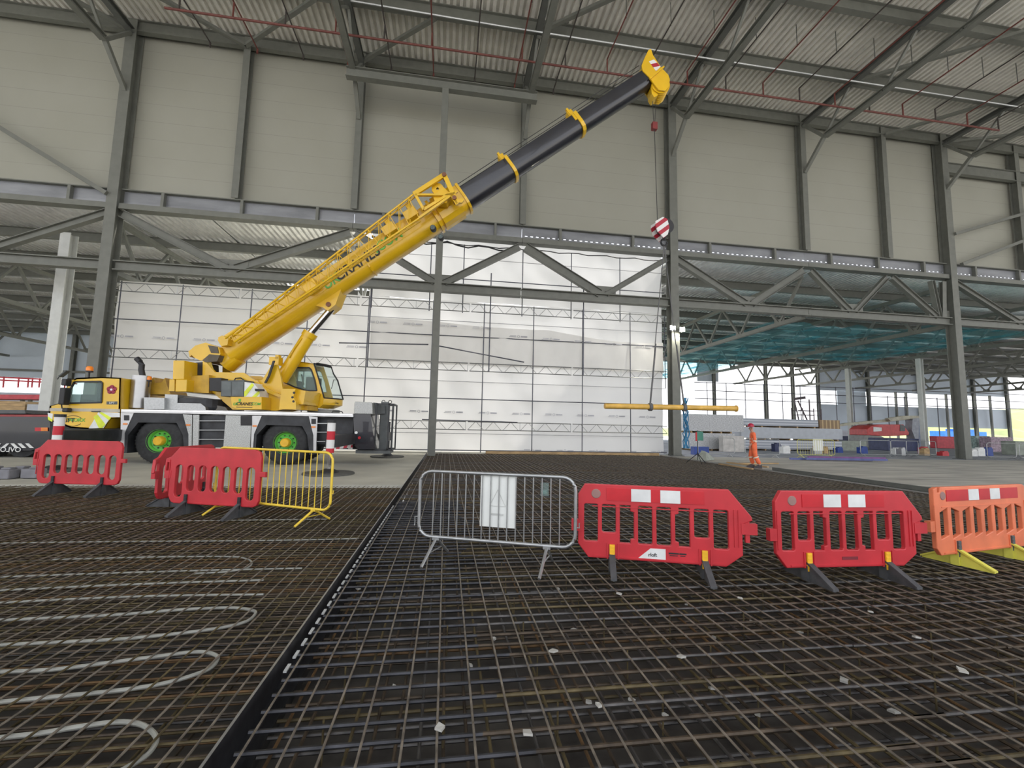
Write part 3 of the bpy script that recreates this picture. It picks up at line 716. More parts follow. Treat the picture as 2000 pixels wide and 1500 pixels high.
    for x in (L_*.2, L_*.8):
        b = MB()
        for sg in (1, -1):   # triangular swing foot, thin blade with flange
            b.add([(x-.012, sg*.03, .0), (x+.012, sg*.03, 0), (x+.012, sg*.03, z0+.06), (x-.012, sg*.03, z0+.06), (x-.012, sg*.33, 0), (x+.012, sg*.33, 0), (x+.012, sg*.33, .03), (x-.012, sg*.33, .03)],
                  [(0, 1, 2, 3), (4, 7, 6, 5), (0, 3, 7, 4), (1, 5, 6, 2), (3, 2, 6, 7), (0, 4, 5, 1)])
            b.add([(x-.03, sg*.03, z0+.06), (x+.03, sg*.03, z0+.06), (x+.03, sg*.34, .03), (x-.03, sg*.34, .03), (x-.03, sg*.03, z0+.04), (x+.03, sg*.03, z0+.04), (x+.03, sg*.34, .01), (x-.03, sg*.34, .01)],
                  [(0, 1, 2, 3), (7, 6, 5, 4), (0, 4, 5, 1), (1, 5, 6, 2), (2, 6, 7, 3), (3, 7, 4, 0)])
        b.box2((x-.035, -.04, .0), (x+.035, .04, z0+.02))
        f_ = b.build('foot', feet, r, local=True)
        b = MB(); b.box2((x-.027, -.045, z0-.03), (x+.027, -.028, z0+.15))
        for k in range(4): b.box2((x-.022, -.049, z0+k*.04), (x+.022, -.044, z0+.018+k*.04))
        b.build('latch', tab, r, local=True)
    return r
B1 = chunky_barrier('red plastic barrier with white reflectors right beside the grey steel barrier', 1.54, red_b)
vs, fs = text('rloft', .05, .003); b = MB(); b.add([v+Vector((.72, -.031, .2)) for v in vs], fs); b.build('lettering', black, B1, local=True)
b = MB(); b.prism([(.57, .155), (.85, .155), (.85, .265), (.7, .265)], -.029, -.0255); tag(b.build('sticker', whiteref, B1, local=True), 'white sticker with dark letters')
for dx, w in ((.93, .1), (1.02, .07)):
    b = MB(); b.box2((dx-w/2, -.029, .22), (dx+w/2, -.0255, .235)); b.box2((dx-w/2+.01, -.029, .203), (dx+w/2-.01, -.0255, .21)); b.build('printed_mark', black, B1, local=True)
place(B1, (1.5, 4.65), (2.98, 4.16))
B2 = chunky_barrier('red plastic barrier with white reflectors between its red twin and the orange one', 1.5, red_b)
b = MB(); b.box2((.68, -.029, .205), (.86, -.0255, .235)); b.build('printed_mark', mat('dark_red_ink', (.2, .02, .03), .5), B2, local=True)
place(B2, (3.41, 4.11), (4.88, 4.07))
B3 = chunky_barrier('orange plastic barrier with yellow feet at the right edge', 1.78, orange_b, feet=foot_yel, tab=darkgrey, kind='hex')
place(B3, (5.62, 4.36), (7.4, 4.67))
L1 = chunky_barrier('plain red plastic barrier at the far left in front of the crane cab', 1.66, red_b, 1.05, False, kind='round', tab=black, z0=.2)
place(L1, (-7.88, 9.95), (-6.28, 9.65))
L2 = chunky_barrier('plain red plastic barrier left of the yellow steel barrier', 1.62, red_b, 1.05, False, kind='round', tab=black, z0=.16)
place(L2, (-4.38, 7.92), (-2.81, 7.41))
L3 = chunky_barrier('plain red plastic barrier seen end-on behind its twin by the yellow barrier', 1.5, red_b, 1.02, False, kind='round', tab=black, z0=.16)
place(L3, (-4.72, 8.15), (-4.62, 9.6))

def crowd_barrier(name, lab, L_, m_, H=1.0, n=14, z0=.2, nolab=False, feet=True, r_=.019, cat='barrier', grp='steel crowd barriers'):
    r = empty(name, (0, 0, 0), 0, lab, cat, grp)
    pts = []
    for cx, cz, a0 in ((L_-.14, z0+.14, -90), (L_-.14, H-.14, 0), (.14, H-.14, 90), (.14, z0+.14, 180)):
        for i in range(6):
            a = math.radians(a0+90*i/5); pts.append((cx+.14*math.cos(a), 0, cz+.14*math.sin(a)))
    b = MB(); b.path(pts, r_, 10, closed=True); b.build('frame', m_, r, smooth=True, local=True)
    for i in range(n):
        x = .14+(L_-.28)*(i+.3)/(n-.4); b = MB(); b.tube((x, 0, z0), (x, 0, H), .0075, 6); b.build('bar', m_, r, local=True)
    if feet:
        for x in (.22, L_-.3):
            b = MB(); b.tube((x, -.0, z0-.01), (x-.03, -.32, .0), .017, 6); b.tube((x, 0, z0-.01), (x+.02, .32, 0), .017, 6); b.tube((x-.02, -.16, .1), (x+.01, .16, .1), .007, 5); b.box((x, 0, z0-.015), (.08, .05, .03)); b.build('foot', m_, r, local=True)
    b = MB(); b.path([(-.0, 0, .45), (-.05, 0, .45), (-.05, 0, .35)], .008, 6); b.path([(L_, 0, .45), (L_+.04, 0, .45), (L_+.04, 0, .5)], .008, 6); b.build('hook', m_, r, local=True)
    return r
G = crowd_barrier('crowd_barrier', 'galvanised steel crowd barrier holding a white sheet, left of the red barrier', 1.78, galv, .97, 16, .24)
b = MB(); b.box2((.72, .02, .39), (1.13, .025, .955)); tag(b.build('sign_board', mat('white_board', (.8, .82, .78), .5, var=.03), G, local=True), 'white board tied behind the bars')
gi = mat('faint_grey_ink', (.62, .63, .6), .6)
b = MB(); b.bar((.83, .0155, .62), (.92, .0155, .8), .002, .006); b.bar((.92, .0155, .8), (1.01, .0155, .62), .002, .006); b.bar((.83, .0155, .62), (1.01, .0155, .62), .002, .006)
b.box2((.85, .0145, .52), (.99, .0165, .54)); b.build('printed_mark', gi, G, local=True)
b = MB(); b.box2((1.4, .01, .76), (1.49, .02, .9)); b.box2((1.42, -.0, .78), (1.47, .012, .82)); tag(b.build('clear_tag', glass_m, G, local=True), 'small clear plastic pouch')
place(G, (-.27, 5.2), (1.4, 4.55))
Yb = crowd_barrier('crowd_barrier', 'yellow steel crowd barrier right of the plain red barriers', 2.4, yel_fence, 1.05, 18, .2)
place(Yb, (-3.78, 8.05), (-1.62, 6.9))

# ============================================================ mobile crane
CR = empty('mobile_crane', (-7.5, 17.45, 0), 0, 'yellow mobile crane lorry with raised telescopic boom, black boom sections and green wheel rims', 'crane')
CY0, CY1 = 16.2, 18.75
def W(pts, Y=CY0):
    out = []
    for x, y in pts:
        p = onY(x, y, Y); out.append((p.x, p.z))
    return out
def cp(pts, y0, y1, name, m_, parent=CR, Yp=None, bevel=0):
    b = MB(); b.prism(W(pts, y0 if Yp is None else Yp), y0, y1); return b.build(name, m_, parent, bevel=bevel)
# chassis, deck
b = MB(); b.prism(W([(100, 838), (236, 836), (240, 815), (690, 815), (700, 878), (640, 872), (236, 872), (105, 868)], CY0+.6), CY0+.6, CY1-.5); b.build('chassis_frame', chassis_m, CR)
deck_o = cp([(236, 799), (400, 801), (560, 804), (690, 808), (690, 815), (560, 812), (400, 809), (236, 806)], CY0, CY1, 'deck', alum, bevel=.01)
b = MB()
for pts in ([(238, 800), (688, 809), (688, 810.5), (238, 801.5)],): b.prism(W(pts, CY0-.015), CY0-.015, CY0); 
b.build('deck_trim', chrome, CR)
# axles and wheels
zc = .77; R_ = .77
def wheel(X, Y, out):
    b = MB(); s = out
    b.lathe([(.36, s*.02), (.38, s*.0), (.6, s*-.02), (.70, s*.02), (.755, s*.07), (.77, s*.14), (.77, s*.36), (.745, s*.43), (.6, s*.46), (.38, s*.45)], (X, Y, zc), 'y', 48)
    for k in range(40):
        a = 2*PI*k/40; c, s_ = math.cos(a), math.sin(a)
        b.bar((X+.755*c, Y+s*.08, zc+.755*s_), (X+.775*c, Y+s*.22, zc+.775*s_), .05, .03)
    w = b.build('tyre', rubber, CR, smooth=True)
    b = MB(); b.lathe([(.385, s*.02), (.40, s*-.01), (.37, s*.03), (.33, s*.06), (.31, s*.13), (.2, s*.15), (.19, s*.1), (.0, s*.1)], (X, Y, zc), 'y', 40)
    rim = b.build('rim', green, w, smooth=True)
    b = MB(); b.lathe([(0, s*-.1), (.13, s*-.1), (.155, s*-.07), (.16, s*.1)], (X, Y, zc), 'y', 28); b.build('hub', hubyel, w, smooth=True)
    b = MB()
    for k in range(10):
        a = 2*PI*k/10; b.tube((X+.25*math.cos(a), Y+s*.1, zc+.25*math.sin(a)), (X+.25*math.cos(a), Y+s*.145, zc+.25*math.sin(a)), .022, 8)
    b.build('wheel_bolt', black, w)
WX1 = onY(308, 862, CY0+.05).x; WX2 = onY(556, 864, CY0+.05).x
for X in (WX1, WX2):
    wheel(X, CY0+.12, 1); wheel(X, CY1-.12, -1)
    b = MB(); b.tube((X, CY0+.6, zc), (X, CY1-.6, zc), .14, 12); b.build('axle', chassis_m, CR)
# wheel arches
for pts in ([(262, 807), (356, 808), (368, 848), (367, 885), (360, 885), (357, 850), (345, 826), (270, 825), (250, 850), (248, 885), (242, 885), (243, 846)], [(512, 812), (602, 813), (612, 850), (611, 888), (604, 888), (600, 850), (590, 832), (520, 830), (501, 850), (499, 888), (494, 885), (496, 848)]):
    cp(pts, CY0+.02, CY0+.55, 'wheel_arch', chassis_m)
    cp([(p[0]*.98+6, p[1]-2) for p in (pts[0], pts[1], (pts[1][0]-2, 826), (pts[0][0]+2, 826))], CY1-.5, CY1, 'wheel_arch', chassis_m, Yp=CY0+.5)
# silver side panels
checker = mat('checker_plate', (.58, .59, .57), .35, .35, var=.35, scale=60, bump=.4)
for pts, m_, nm in (([(236, 806), (261, 807), (243, 846), (242, 882), (235, 880)], silver, 'side_panel'),
                    ([(357, 809), (375, 810), (374, 878), (368, 876), (368, 848)], checker, 'side_panel'),
                    ([(377, 810), (389, 810), (387, 877), (376, 877)], checker, 'side_panel'),
                    ([(441, 811), (491, 812), (488, 876), (436, 875)], checker, 'side_panel'),
                    ([(492, 812), (511, 812), (496, 848), (494, 878), (490, 877)], silver, 'side_panel'),
                    ([(603, 813), (620, 815), (617, 882), (612, 882), (612, 850)], silver, 'side_panel')):
    cp(pts, CY0, CY0+.06, nm, m_)
cp([(389, 811), (441, 811), (436, 873), (387, 873)], CY0+.12, CY0+.5, 'recess_backing', chassis_m, Yp=CY0+.1)  # black backing for the dark recess behind the steps
cp([(620, 815), (690, 816), (688, 868), (617, 868)], CY0+.35, CY0+.8, 'recess_backing', chassis_m, Yp=CY0+.3)
for x0, x1, ys in ((388, 440, (822, 840, 858)), (619, 641, (827, 844, 862))):
    for y in ys:
        a = onY(x0, y, CY0+.03); c = onY(x1, y, CY0+.03); b = MB(); b.bar(a, c, .05, .025); b.build('step', galv, CR)
for x0, x1, y0, y1 in ((242, 252, 811, 821), (470, 492, 812, 831), (608, 617, 818, 828)):
    cp([(x0, y0), (x1, y0), (x1, y1), (x0, y1)], CY0-.012, CY0-.002, 'vent', black)
for x, y in ((244, 828), (367, 830), (497, 832), (612, 834)):
    cp([(x-4, y-1.5), (x+4, y-1.5), (x+4, y+1.5), (x-4, y+1.5)], CY0-.02, CY0-.002, 'side_marker', amber)
# carrier cab
cabm = yellow
out = [(236, 738), (200, 736), (150, 738), (143, 741), (118, 787), (97, 793), (93, 820), (112, 827), (138, 836), (172, 838), (202, 837), (216, 817), (234, 816)]
win = [(146, 746), (197, 745), (201, 749), (199, 786), (122, 788)]
def cabshell(outline, window, y0, y1, TT=None, unp=None, skip=(), parent=CR, m_=yellow, name='cab_body', t=.05):
    """two side plates with window holes joined by a skin around the outline"""
    o_ = unp(outline); w_ = unp(window)
    vs, fs = plate(o_, [w_], t)
    b = MB(TT)
    b.add([Vector((v.x, y0+t/2+v.y, v.z)) for v in vs], fs); b.add([Vector((v.x, y1-t/2+v.y, v.z)) for v in vs], fs)
    n = len(o_); cx = sum(p[0] for p in o_)/n; cz = sum(p[1] for p in o_)/n
    for i in range(n):
        if i in skip: continue
        p, q = o_[i], o_[(i+1) % n]
        def ins(a): 
            d = Vector((cx-a[0], cz-a[1])); d = d.normalized()*.05; return (a[0]+d.x, a[1]+d.y)
        p2, q2 = ins(p), ins(q)
        b.add([(p[0], y0, p[1]), (q[0], y0, q[1]), (q[0], y1, q[1]), (p[0], y1, p[1]), (p2[0], y0, p2[1]), (q2[0], y0, q2[1]), (q2[0], y1, q2[1]), (p2[0], y1, p2[1])],
              [(0, 1, 2, 3), (7, 6, 5, 4), (0, 4, 5, 1), (3, 2, 6, 7), (0, 3, 7, 4), (1, 5, 6, 2)])
    body = b.build(name, m_, parent)
    for y in (y0+t*.5, y1-t*.5):
        b = MB(TT); b.prism(w_, y-.006, y+.006); b.build('side_window', glass_m, body)
        b = MB(TT)
        for i in range(len(w_)):
            p, q = w_[i], w_[(i+1) % len(w_)]; b.bar((p[0], y-t/2-.008 if y == y0+t*.5 else y+t/2+.008, p[1]), (q[0], y-t/2-.008 if y == y0+t*.5 else y+t/2+.008, q[1]), .03, .05)
        b.build('window_seal', black, body)
    return body, o_, w_
cab1, o1, w1 = cabshell(out, win, CY0, CY1-.1, unp=lambda p: W(p), skip=(3,))
b = MB(); p, q = o1[3], o1[4]; b.add([(p[0], CY0+.06, p[1]), (q[0], CY0+.06, q[1]), (q[0], CY1-.16, q[1]), (p[0], CY1-.16, p[1])], [(0, 1, 2, 3)]); b.build('windscreen', glass_m, cab1)
b = MB(); b.bar((p[0], CY0+.03, p[1]), (q[0], CY0+.03, q[1]), .06, .08); b.bar((p[0], CY1-.13, p[1]), (q[0], CY1-.13, q[1]), .06, .08); b.build('screen_pillar', yellow, cab1)
b = MB(); c = onY(185, 780, 17); b.box((c.x, 17.0, c.z-.1), (.5, .5, .5)); b.box((c.x+.25, 17.0, c.z+.3), (.12, .45, .6)); b.box((c.x+.25, 18.0, c.z+.3), (.12, .45, .6)); b.build('seat', black, cab1)
cw = onY(172, 783, 16.75); b = MB(); b.lathe([(.2, 0), (.22, .02), (.24, 0), (.22, -.02), (.2, 0)], (cw.x, 16.9, cw.z+.03), 'z', 20); b.tube((cw.x-.25, 16.9, cw.z-.2), (cw.x, 16.9, cw.z), .03); b.build('steering_wheel', black, cab1)
def decal(pts, m_, name='decal', Y=CY0-.006, par=None, th=.005): return cp(pts, Y, Y+th, name, m_, par or cab1)
decal([(97, 797), (196, 798), (194, 804), (96, 803)], mat('beige_reflective', (.5, .45, .36), .4), 'reflective_strip')
decal([(196, 798), (234, 799), (234, 805), (193, 805)], mat('beige_reflective', (.5, .45, .36), .4), 'reflective_strip')
decal([(192, 805), (234, 806), (234, 815), (216, 815), (202, 836), (173, 837), (180, 826)], whiteref, 'reflective_panel')
decal([(193, 806), (199, 805), (217, 815.5), (213, 821)], yelref, 'chevron', CY0-.012); decal([(182, 814), (190, 809), (206, 829), (200, 836), (193, 836)], yelref, 'chevron', CY0-.012)
decal([(93, 806), (103, 808), (102, 824), (94, 820)], whiteref, 'reflective_panel'); decal([(93, 813), (102, 819), (102, 824), (94, 820)], yelref, 'chevron', CY0-.012)
decal([(208, 784), (229, 784), (229, 790), (208, 790)], darkgrey, 'badge')
# rose emblem
ec = onY(218, 761, CY0-.01); b = MB()
for k in range(5):
    a = PI/2+2*PI*k/5; b.lathe([(0, -.008), (.075, -.008), (.08, 0)], (ec.x+.075*math.cos(a), ec.y, ec.z+.075*math.sin(a)), 'y', 14)
b.lathe([(0, -.01), (.09, -.01), (.09, 0)], ec, 'y', 16); em = b.build('rose_emblem', mat('maroon', (.35, .02, .06), .5), cab1)
b = MB(); b.lathe([(0, -.016), (.035, -.016), (.035, 0)], ec, 'y', 12); b.build('emblem_centre', whiteref, em)
def put_text(body, x, y, Y, size, m_, par, name='lettering', shear=0., T=None, unp=None, sx_=1., rot=0.):
    vs, fs = text(body, size, .004, shear, sx_)
    if unp is None: p = onY(x, y, Y); cx, cz, by = p.x, p.z, Y
    else: cx, cz = unp(x, y); by = Y
    b = MB(T); c, s_ = math.cos(rot), math.sin(rot)
    b.add([Vector((cx+v.x*c-v.z*s_, by+v.y, cz+v.x*s_+v.z*c)) for v in vs], fs); return b.build(name, m_, par)
put_text('LIFT', 134, 821, CY0-.01, .2, black, cab1); put_text('WORX', 149, 820.5, CY0-.01, .16, MATS['rim_green'], cab1)
c0 = onY(142, 822, CY0-.008)
b = MB()
for a0, a1 in ((30, 165), (195, 330)):
    pts = [(c0.x+.27*math.cos(math.radians(a)), c0.y, c0.z+.17*math.sin(math.radians(a))) for a in range(a0, a1+1, 9)]; b.path(pts, .008, 5)
b.build('logo_ring', black, cab1)
put_text('LIFT', 218.5, 787, CY0-.018, .09, whiteref, cab1)
b = MB(); p = onY(196, 804, CY0-.02); b.box((p.x-.13, CY0-.02, p.z), (.25, .03, .03)); b.build('door_handle', black, cab1)
# mirrors, beacon, exhaust
def ctube(pts, r, name, m_, parent=CR, n=8, smooth=True):
    b = MB(); b.path(pts, r, n); return b.build(name, m_, parent, smooth=smooth)
pm = lambda x, y, Y=CY0-.15: tuple(onY(x, y, Y))
mr = ctube([pm(150, 741, 16.3), pm(132, 740), pm(128, 744), pm(128, 748)], .02, 'mirror', black)
b = MB(); p = onY(128, 762, CY0-.2); b.box((p.x, p.y, p.z+.25), (.14, .24, .22)); b.box((p.x, p.y, p.z-.2), (.16, .26, .55)); b.build('mirror_housing', black, mr, bevel=.03)
b = MB(); p = onY(125, 731, CY0-.1); b.bar(pm(118, 736), pm(133, 724), .18, .05); b.build('mirror_housing', darkgrey, mr, bevel=.02)
ctube([pm(112, 741), pm(118, 732)], .012, 'mirror_arm', black, mr)
mr2 = ctube([pm(120, 788), pm(121, 797), pm(130, 800)], .02, 'mirror', black)
b = MB(); p = onY(131, 801, CY0-.15); b.box((p.x, p.y, p.z), (.16, .2, .14)); b.build('mirror_housing', black, mr2, bevel=.03)
def beacon(x, y, Y, r=.1, par=CR):
    p = onY(x, y, Y); b = MB(); b.lathe([(0, r*1.2), (r*.7, r*1.1), (r, r*.6), (r, -.04), (0, -.04)], p, 'z', 16); o = b.build('beacon', amber, par, smooth=True)
    b = MB(); b.tube((p.x, p.y, p.z-.28), (p.x, p.y, p.z-.04), .03); b.lathe([(r*1.05, -.04), (r*1.05, -.09), (0, -.09)], p, 'z', 16); b.build('beacon_base', black, o)
beacon(175, 722, 16.6); beacon(291, 740, 16.7, .08)
p0 = onY(271, 797, 16.75); p1 = onY(273, 734, 16.75)
b = MB(); b.tube((p0.x, p0.y, p0.z), (p0.x, p0.y, p1.z), .27, 28); muf = b.build('exhaust_silencer', mat('polished_steel', (.42, .42, .42), .3, .9, var=.05), CR, smooth=True)
pe = [(p0.x+.03, 16.75, p1.z-.05)]+[tuple(onY(x, y, 16.75)) for x, y in ((276, 722), (277, 713), (273, 706), (267, 700))]
ctube(pe, .09, 'exhaust_pipe', black, muf, 12)
# boxes on the deck
cp([(281, 776), (321, 777), (321, 799), (281, 799)], CY0+.15, CY0+1.1, 'deck_box', galv); cp([(322, 770), (347, 771), (346, 800), (322, 800)], CY0+.3, CY1-.3, 'deck_box', galv)
cp([(346, 787), (392, 788), (401, 795), (402, 802), (346, 801)], CY0+.25, CY0+.5, 'outrigger_bracket', galv)
cp([(356, 774), (398, 777), (399, 787), (440, 795), (446, 803), (356, 802)], CY0+.6, CY1-.6, 'turntable_base', mat('brown_grey_metal', (.16, .15, .13), .6))
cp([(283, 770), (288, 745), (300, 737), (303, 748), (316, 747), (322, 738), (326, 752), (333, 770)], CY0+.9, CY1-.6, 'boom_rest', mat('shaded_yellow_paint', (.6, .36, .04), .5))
b = MB(); pr_ = onY(400, 775, 17.45); b.lathe([(0, 1.8), (.95, 1.8), (1.0, 1.95), (.98, 2.25), (0, 2.25)], (pr_.x, 17.45, 0), 'z', 36); b.build('slew_ring', chassis_m, CR)
ctube([pm(648, 806, 16.4), pm(650, 803, 16.4), pm(668, 804, 16.4), pm(670, 808, 16.4)], .018, 'grab_handle', black)
# outriggers: beam, jack, ram, and the plate foot
chev = striped('red_white_chevron', (.75, .74, .72), (.5, .015, .03), (.7, 0, .72), .3)
stripe_g = striped('red_grey_stripes', (.6, .57, .55), (.45, .03, .05), (.93, 0, -.25), .22)
def outrigger(x, y, side, topy, Yref=None, chevz=(None)):
    g = onZ(x, y, .06)
    Ych = CY0+.3 if side < 0 else CY1-.3
    b = MB(); b.bar((g.x, Ych, .95), (g.x, g.y+side*-.0, .95), .3, .36); bm_ = b.build('outrigger_beam', chassis_m, CR)
    b = MB(); b.tube((g.x, g.y, .62), (g.x, g.y, 1.5), .115, 20); j = b.build('outrigger_jack', striped('jack_stripes', (.78, .77, .75), (.55, .015, .03), (.0, 0, 1.), .5, .5), CR, smooth=True)
    b = MB(); b.tube((g.x, g.y, 1.5), (g.x, g.y, 1.58), .13, 16); b.build('jack_cap', black, j)
    b = MB(); b.tube((g.x, g.y, .12), (g.x, g.y, .62), .055, 12); b.build('jack_ram', chrome, j)
    b = MB(); b.lathe([(0, .16), (.12, .16), (.26, .09), (.28, .06), (0, .06)], (g.x, g.y, 0), 'z', 24); b.build('jack_foot', black, j)
    return g
def pad(g, lab, r=.62):
    b = MB(); b.lathe([(0, .055), (r-.02, .055), (r, .04), (r, 0), (0, 0)], (g.x, g.y, 0), 'z', 40); b.tube((g.x-.06, g.y-r+.03, .06), (g.x+.06, g.y-r+.03, .06), .012)
    tag(b.build('outrigger_pad', mat('dark_rubber_pad', (.1, .1, .09), .7)), lab, 'pad', 'round outrigger pads')
g1 = outrigger(642, 922, -1, 828); pad(g1, 'round dark outrigger pad behind the yellow steel barrier', .72)
g2 = outrigger(105, 916, -1, 818); pad(g2, 'round dark outrigger pad behind the far left red barrier', .6)
g3 = onZ(714, 893, .06); g3.x = max(g3.x, -2.6); pad(Vector((g3.x, 20.6, 0)), 'round dark outrigger pad on the far side, under the black rear frame', .75)
b = MB(); b.tube((g3.x, 20.6, .1), (g3.x, 20.6, 1.6), .08, 12); b.bar((g3.x, CY1-.3, .95), (g3.x, 20.75, .95), .3, .36); b.lathe([(0, .2), (.12, .2), (.28, .06), (0, .06)], (g3.x, 20.6, 0), 'z', 20); b.build('outrigger_jack', chassis_m, CR)
for (xa, xb, ya, yb, Y) in ((652, 686, 848, 878, CY0-.1), (118, 160, 846, 862, CY0-.3)):
    cp([(xa, ya), (xb, ya), (xb, yb-4), (xa, yb)], Y, Y+.25, 'striped_board', stripe_g)
# rear hung gear: black store, checker locker, tube cage
cp([(690, 808), (724, 809), (728, 842), (733, 878), (700, 878), (692, 870)], CY0+.15, CY1-.5, 'rear_store', blackgloss)
cp([(692, 787), (694, 784), (727, 786), (728, 809), (691, 808)], CY0+.1, CY1-.9, 'rear_locker', checker, bevel=.02)
cp([(729, 786), (738, 787), (752, 792), (752, 808), (729, 809)], CY0+.6, CY1-.9, 'rear_locker', darkgrey)
cage = MB()
zt = onY(740, 790, 17).z; zb_ = onY(740, 877, 17).z
xa, xb_ = onY(737, 850, 17).x, onY(769, 850, 17).x
for x in (xa, (xa+xb_)/2+.15, xb_):
    for y in (16.5, 17.6): cage.bar((x, y, zb_), (x, y, zt), .05, .05, (0, 1, 0))
for z in (zt, zb_):
    cage.bar((xa, 16.5, z), (xb_, 16.5, z), .05, .05); cage.bar((xa, 17.6, z), (xb_, 17.6, z), .05, .05); cage.bar((xa, 16.5, z), (xa, 17.6, z), .05, .05); cage.bar((xb_, 16.5, z), (xb_, 17.6, z), .05, .05)
cage.build('rear_cage', chassis_m, CR)
b = MB(); xm = onY(749, 850, 17).x; b.bar((xm, 17, zb_-.05), (xm, 17, zt+.1), .26, .2, (0, 1, 0)); b.box2((onY(700, 877, 17).x, 16.5, zb_-.14), (onY(765, 877, 17).x, 17.6, zb_-.02)); b.build('rear_post', darkgrey, CR)
for x in (749, 762):
    p = onY(x, 785, 17); b = MB(); b.path([(p.x+.06*math.cos(a*PI/5), 17, p.z+.06*math.sin(a*PI/5)) for a in range(10)], .016, 6, closed=True); b.build('lifting_eye', steel_d, CR)
for x, y, m_ in ((696, 845, whiteref), (699, 872, black), (702, 855, redref)):
    p = onY(x, y, CY0+.14); b = MB(); b.lathe([(0, -.03), (.05, -.03), (.05, .0)], p, 'y', 14); b.build('rear_lamp', m_, CR)
cp([(680, 874), (688, 874), (688, 877), (680, 877)], CY0+.1, CY0+.14, 'rear_lamp', whiteref)

# ---------- slewing part
TH = math.radians(-8.0); SO = Vector((-7.9, 17.45, 0)); E1 = Vector((math.cos(TH), math.sin(TH), 0)); E2 = Vector((-math.sin(TH), math.cos(TH), 0))
TS = lambda v: SO+E1*v.x+E2*v.y+Vector((0, 0, v.z))
def US(x, y, b=0.):
    d = ray(x, y); t = (b-(CAM-SO).dot(E2))/d.dot(E2); P = CAM+d*t; return ((P-SO).dot(E1), P.z)
def sp_(pts, b0, b1, name, m_, parent=CR, bp=None, bevel=0):
    b = MB(TS); b.prism([US(x, y, b0 if bp is None else bp) for x, y in pts], b0, b1); return b.build(name, m_, parent, bevel=bevel)
sp_([(396, 700), (410, 716), (420, 727), (476, 728), (500, 744), (512, 742), (529, 715), (541, 712), (548, 735), (552, 760), (552, 800), (540, 802), (455, 800), (430, 772), (408, 765), (395, 766)], -.62, -.52, 'slew_frame', yellow)
sp_([(396, 700), (410, 716), (420, 727), (476, 728), (500, 744), (512, 742), (529, 715), (541, 712), (548, 735), (552, 760), (552, 800), (540, 802), (455, 800), (430, 772), (408, 765), (395, 766)], .52, .62, 'slew_frame', yellow, bp=-.57)
sp_([(400, 755), (548, 765), (550, 800), (455, 800), (420, 770), (400, 764)], -.52, .52, 'slew_floor', yellow, bp=-.5)
sp_([(338, 704), (360, 704), (359, 741), (337, 741)], -1.15, -.15, 'counterweight', yellow, bevel=.02)
sp_([(343, 741), (365, 741), (364, 765), (342, 765)], -1.15, 1.1, 'counterweight', yellow, bevel=.02)
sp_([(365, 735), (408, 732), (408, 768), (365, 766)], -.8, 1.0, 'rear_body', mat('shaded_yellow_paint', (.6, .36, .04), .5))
sp_([(377, 709), (395, 707), (396, 733), (379, 732)], -.5, .4, 'hydraulic_pump', black)
ladder = sp_([(331, 741), (341, 741), (341, 764), (330, 764)], -1.0, -.7, 'hydraulic_block', yellow)
# engine cabinet
eng = sp_([(432, 743), (477, 742), (476, 775), (431, 774)], -1.22, -.62, 'engine_cabinet', darkgrey, bevel=.01)
for xa, xb_ in ((433, 451), (453.5, 475)):
    sp_([(xa, 746), (xb_, 746), (xb_, 773), (xa, 773)], -1.235, -1.22, 'cabinet_door', mat('grey_door', (.13, .15, .15), .5), eng)
sp_([(409, 738), (432, 738), (432, 764), (409, 763)], -1.0, -.62, 'dark_region_block', black)  # black block filling the dark region beside the cabinet
sp_([(477, 746), (495, 748), (507, 762), (507, 776), (477, 775)], -1.2, -.63, 'reflective_panel', whiteref)
sp_([(477, 765), (492, 748), (496, 752), (480, 774), (477, 774)], -1.21, -1.2, 'chevron', yelref); sp_([(492, 775), (506, 762), (507, 768), (500, 776)], -1.21, -1.2, 'chevron', yelref)
lb = sp_([(450, 775), (511, 775), (511, 800), (466, 800), (453, 795)], -1.22, -.63, 'side_box', yellow, bevel=.01)
put_text('CRANES', 477, 789, -1.235, .15, black, lb, T=TS, unp=lambda x, y: US(x, y, -1.235), shear=.2); put_text('UK', 460, 789, -1.235, .13, green, lb, T=TS, unp=lambda x, y: US(x, y, -1.235), shear=.2)
put_text('.COM', 499, 789, -1.235, .13, green, lb, T=TS, unp=lambda x, y: US(x, y, -1.235), shear=.2)
sp_([(466, 779), (470, 779), (470, 783), (468, 786), (466, 783)], -1.235, -1.22, 'shield_mark', green, lb); sp_([(461, 794.5), (492, 795), (492, 796), (461, 795.5)], -1.235, -1.22, 'small_lettering', black, lb)
sp_([(498, 747), (500, 742), (515, 756), (550, 772), (549, 777), (520, 766)], -.75, -.62, 'frame_rib', yellow)
sp_([(497, 759), (514, 760), (515, 764), (498, 764)], -1.3, -1.22, 'mirror_housing', black, bevel=.01)
hyd = MB(TS); 
for k in range(3): hyd.path([(US(x+k*2, y, -.7)[0], -.7-k*.03, US(x+k*2, y, -.7)[1]) for x, y in ((534, 705), (529, 720), (524, 735), (517, 748))], .028, 6)
hyd.path([(US(x, y, -1.0)[0], -1.0, US(x, y, -1.0)[1]) for x, y in ((508, 766), (511, 775), (514, 786), (513, 796))], .018, 6)
hyd.path([(US(x, y, -.7)[0], -.7, US(x, y, -.7)[1]) for x, y in ((457, 744), (460, 739), (470, 738), (480, 745))], .02, 6); hyd.build('hydraulic_hose', black, CR)
hy2 = MB(TS)
for k in range(5): hy2.path([(US(x+k*2.5, y, -.55)[0], -.58, US(x+k*2.5, y, -.55)[1]) for x, y in ((402, 706), (405, 716), (409, 726), (408, 736))], .025, 6)
hy2.build('hydraulic_hose', mat('yellow_hose', (.55, .38, .05), .5), CR)
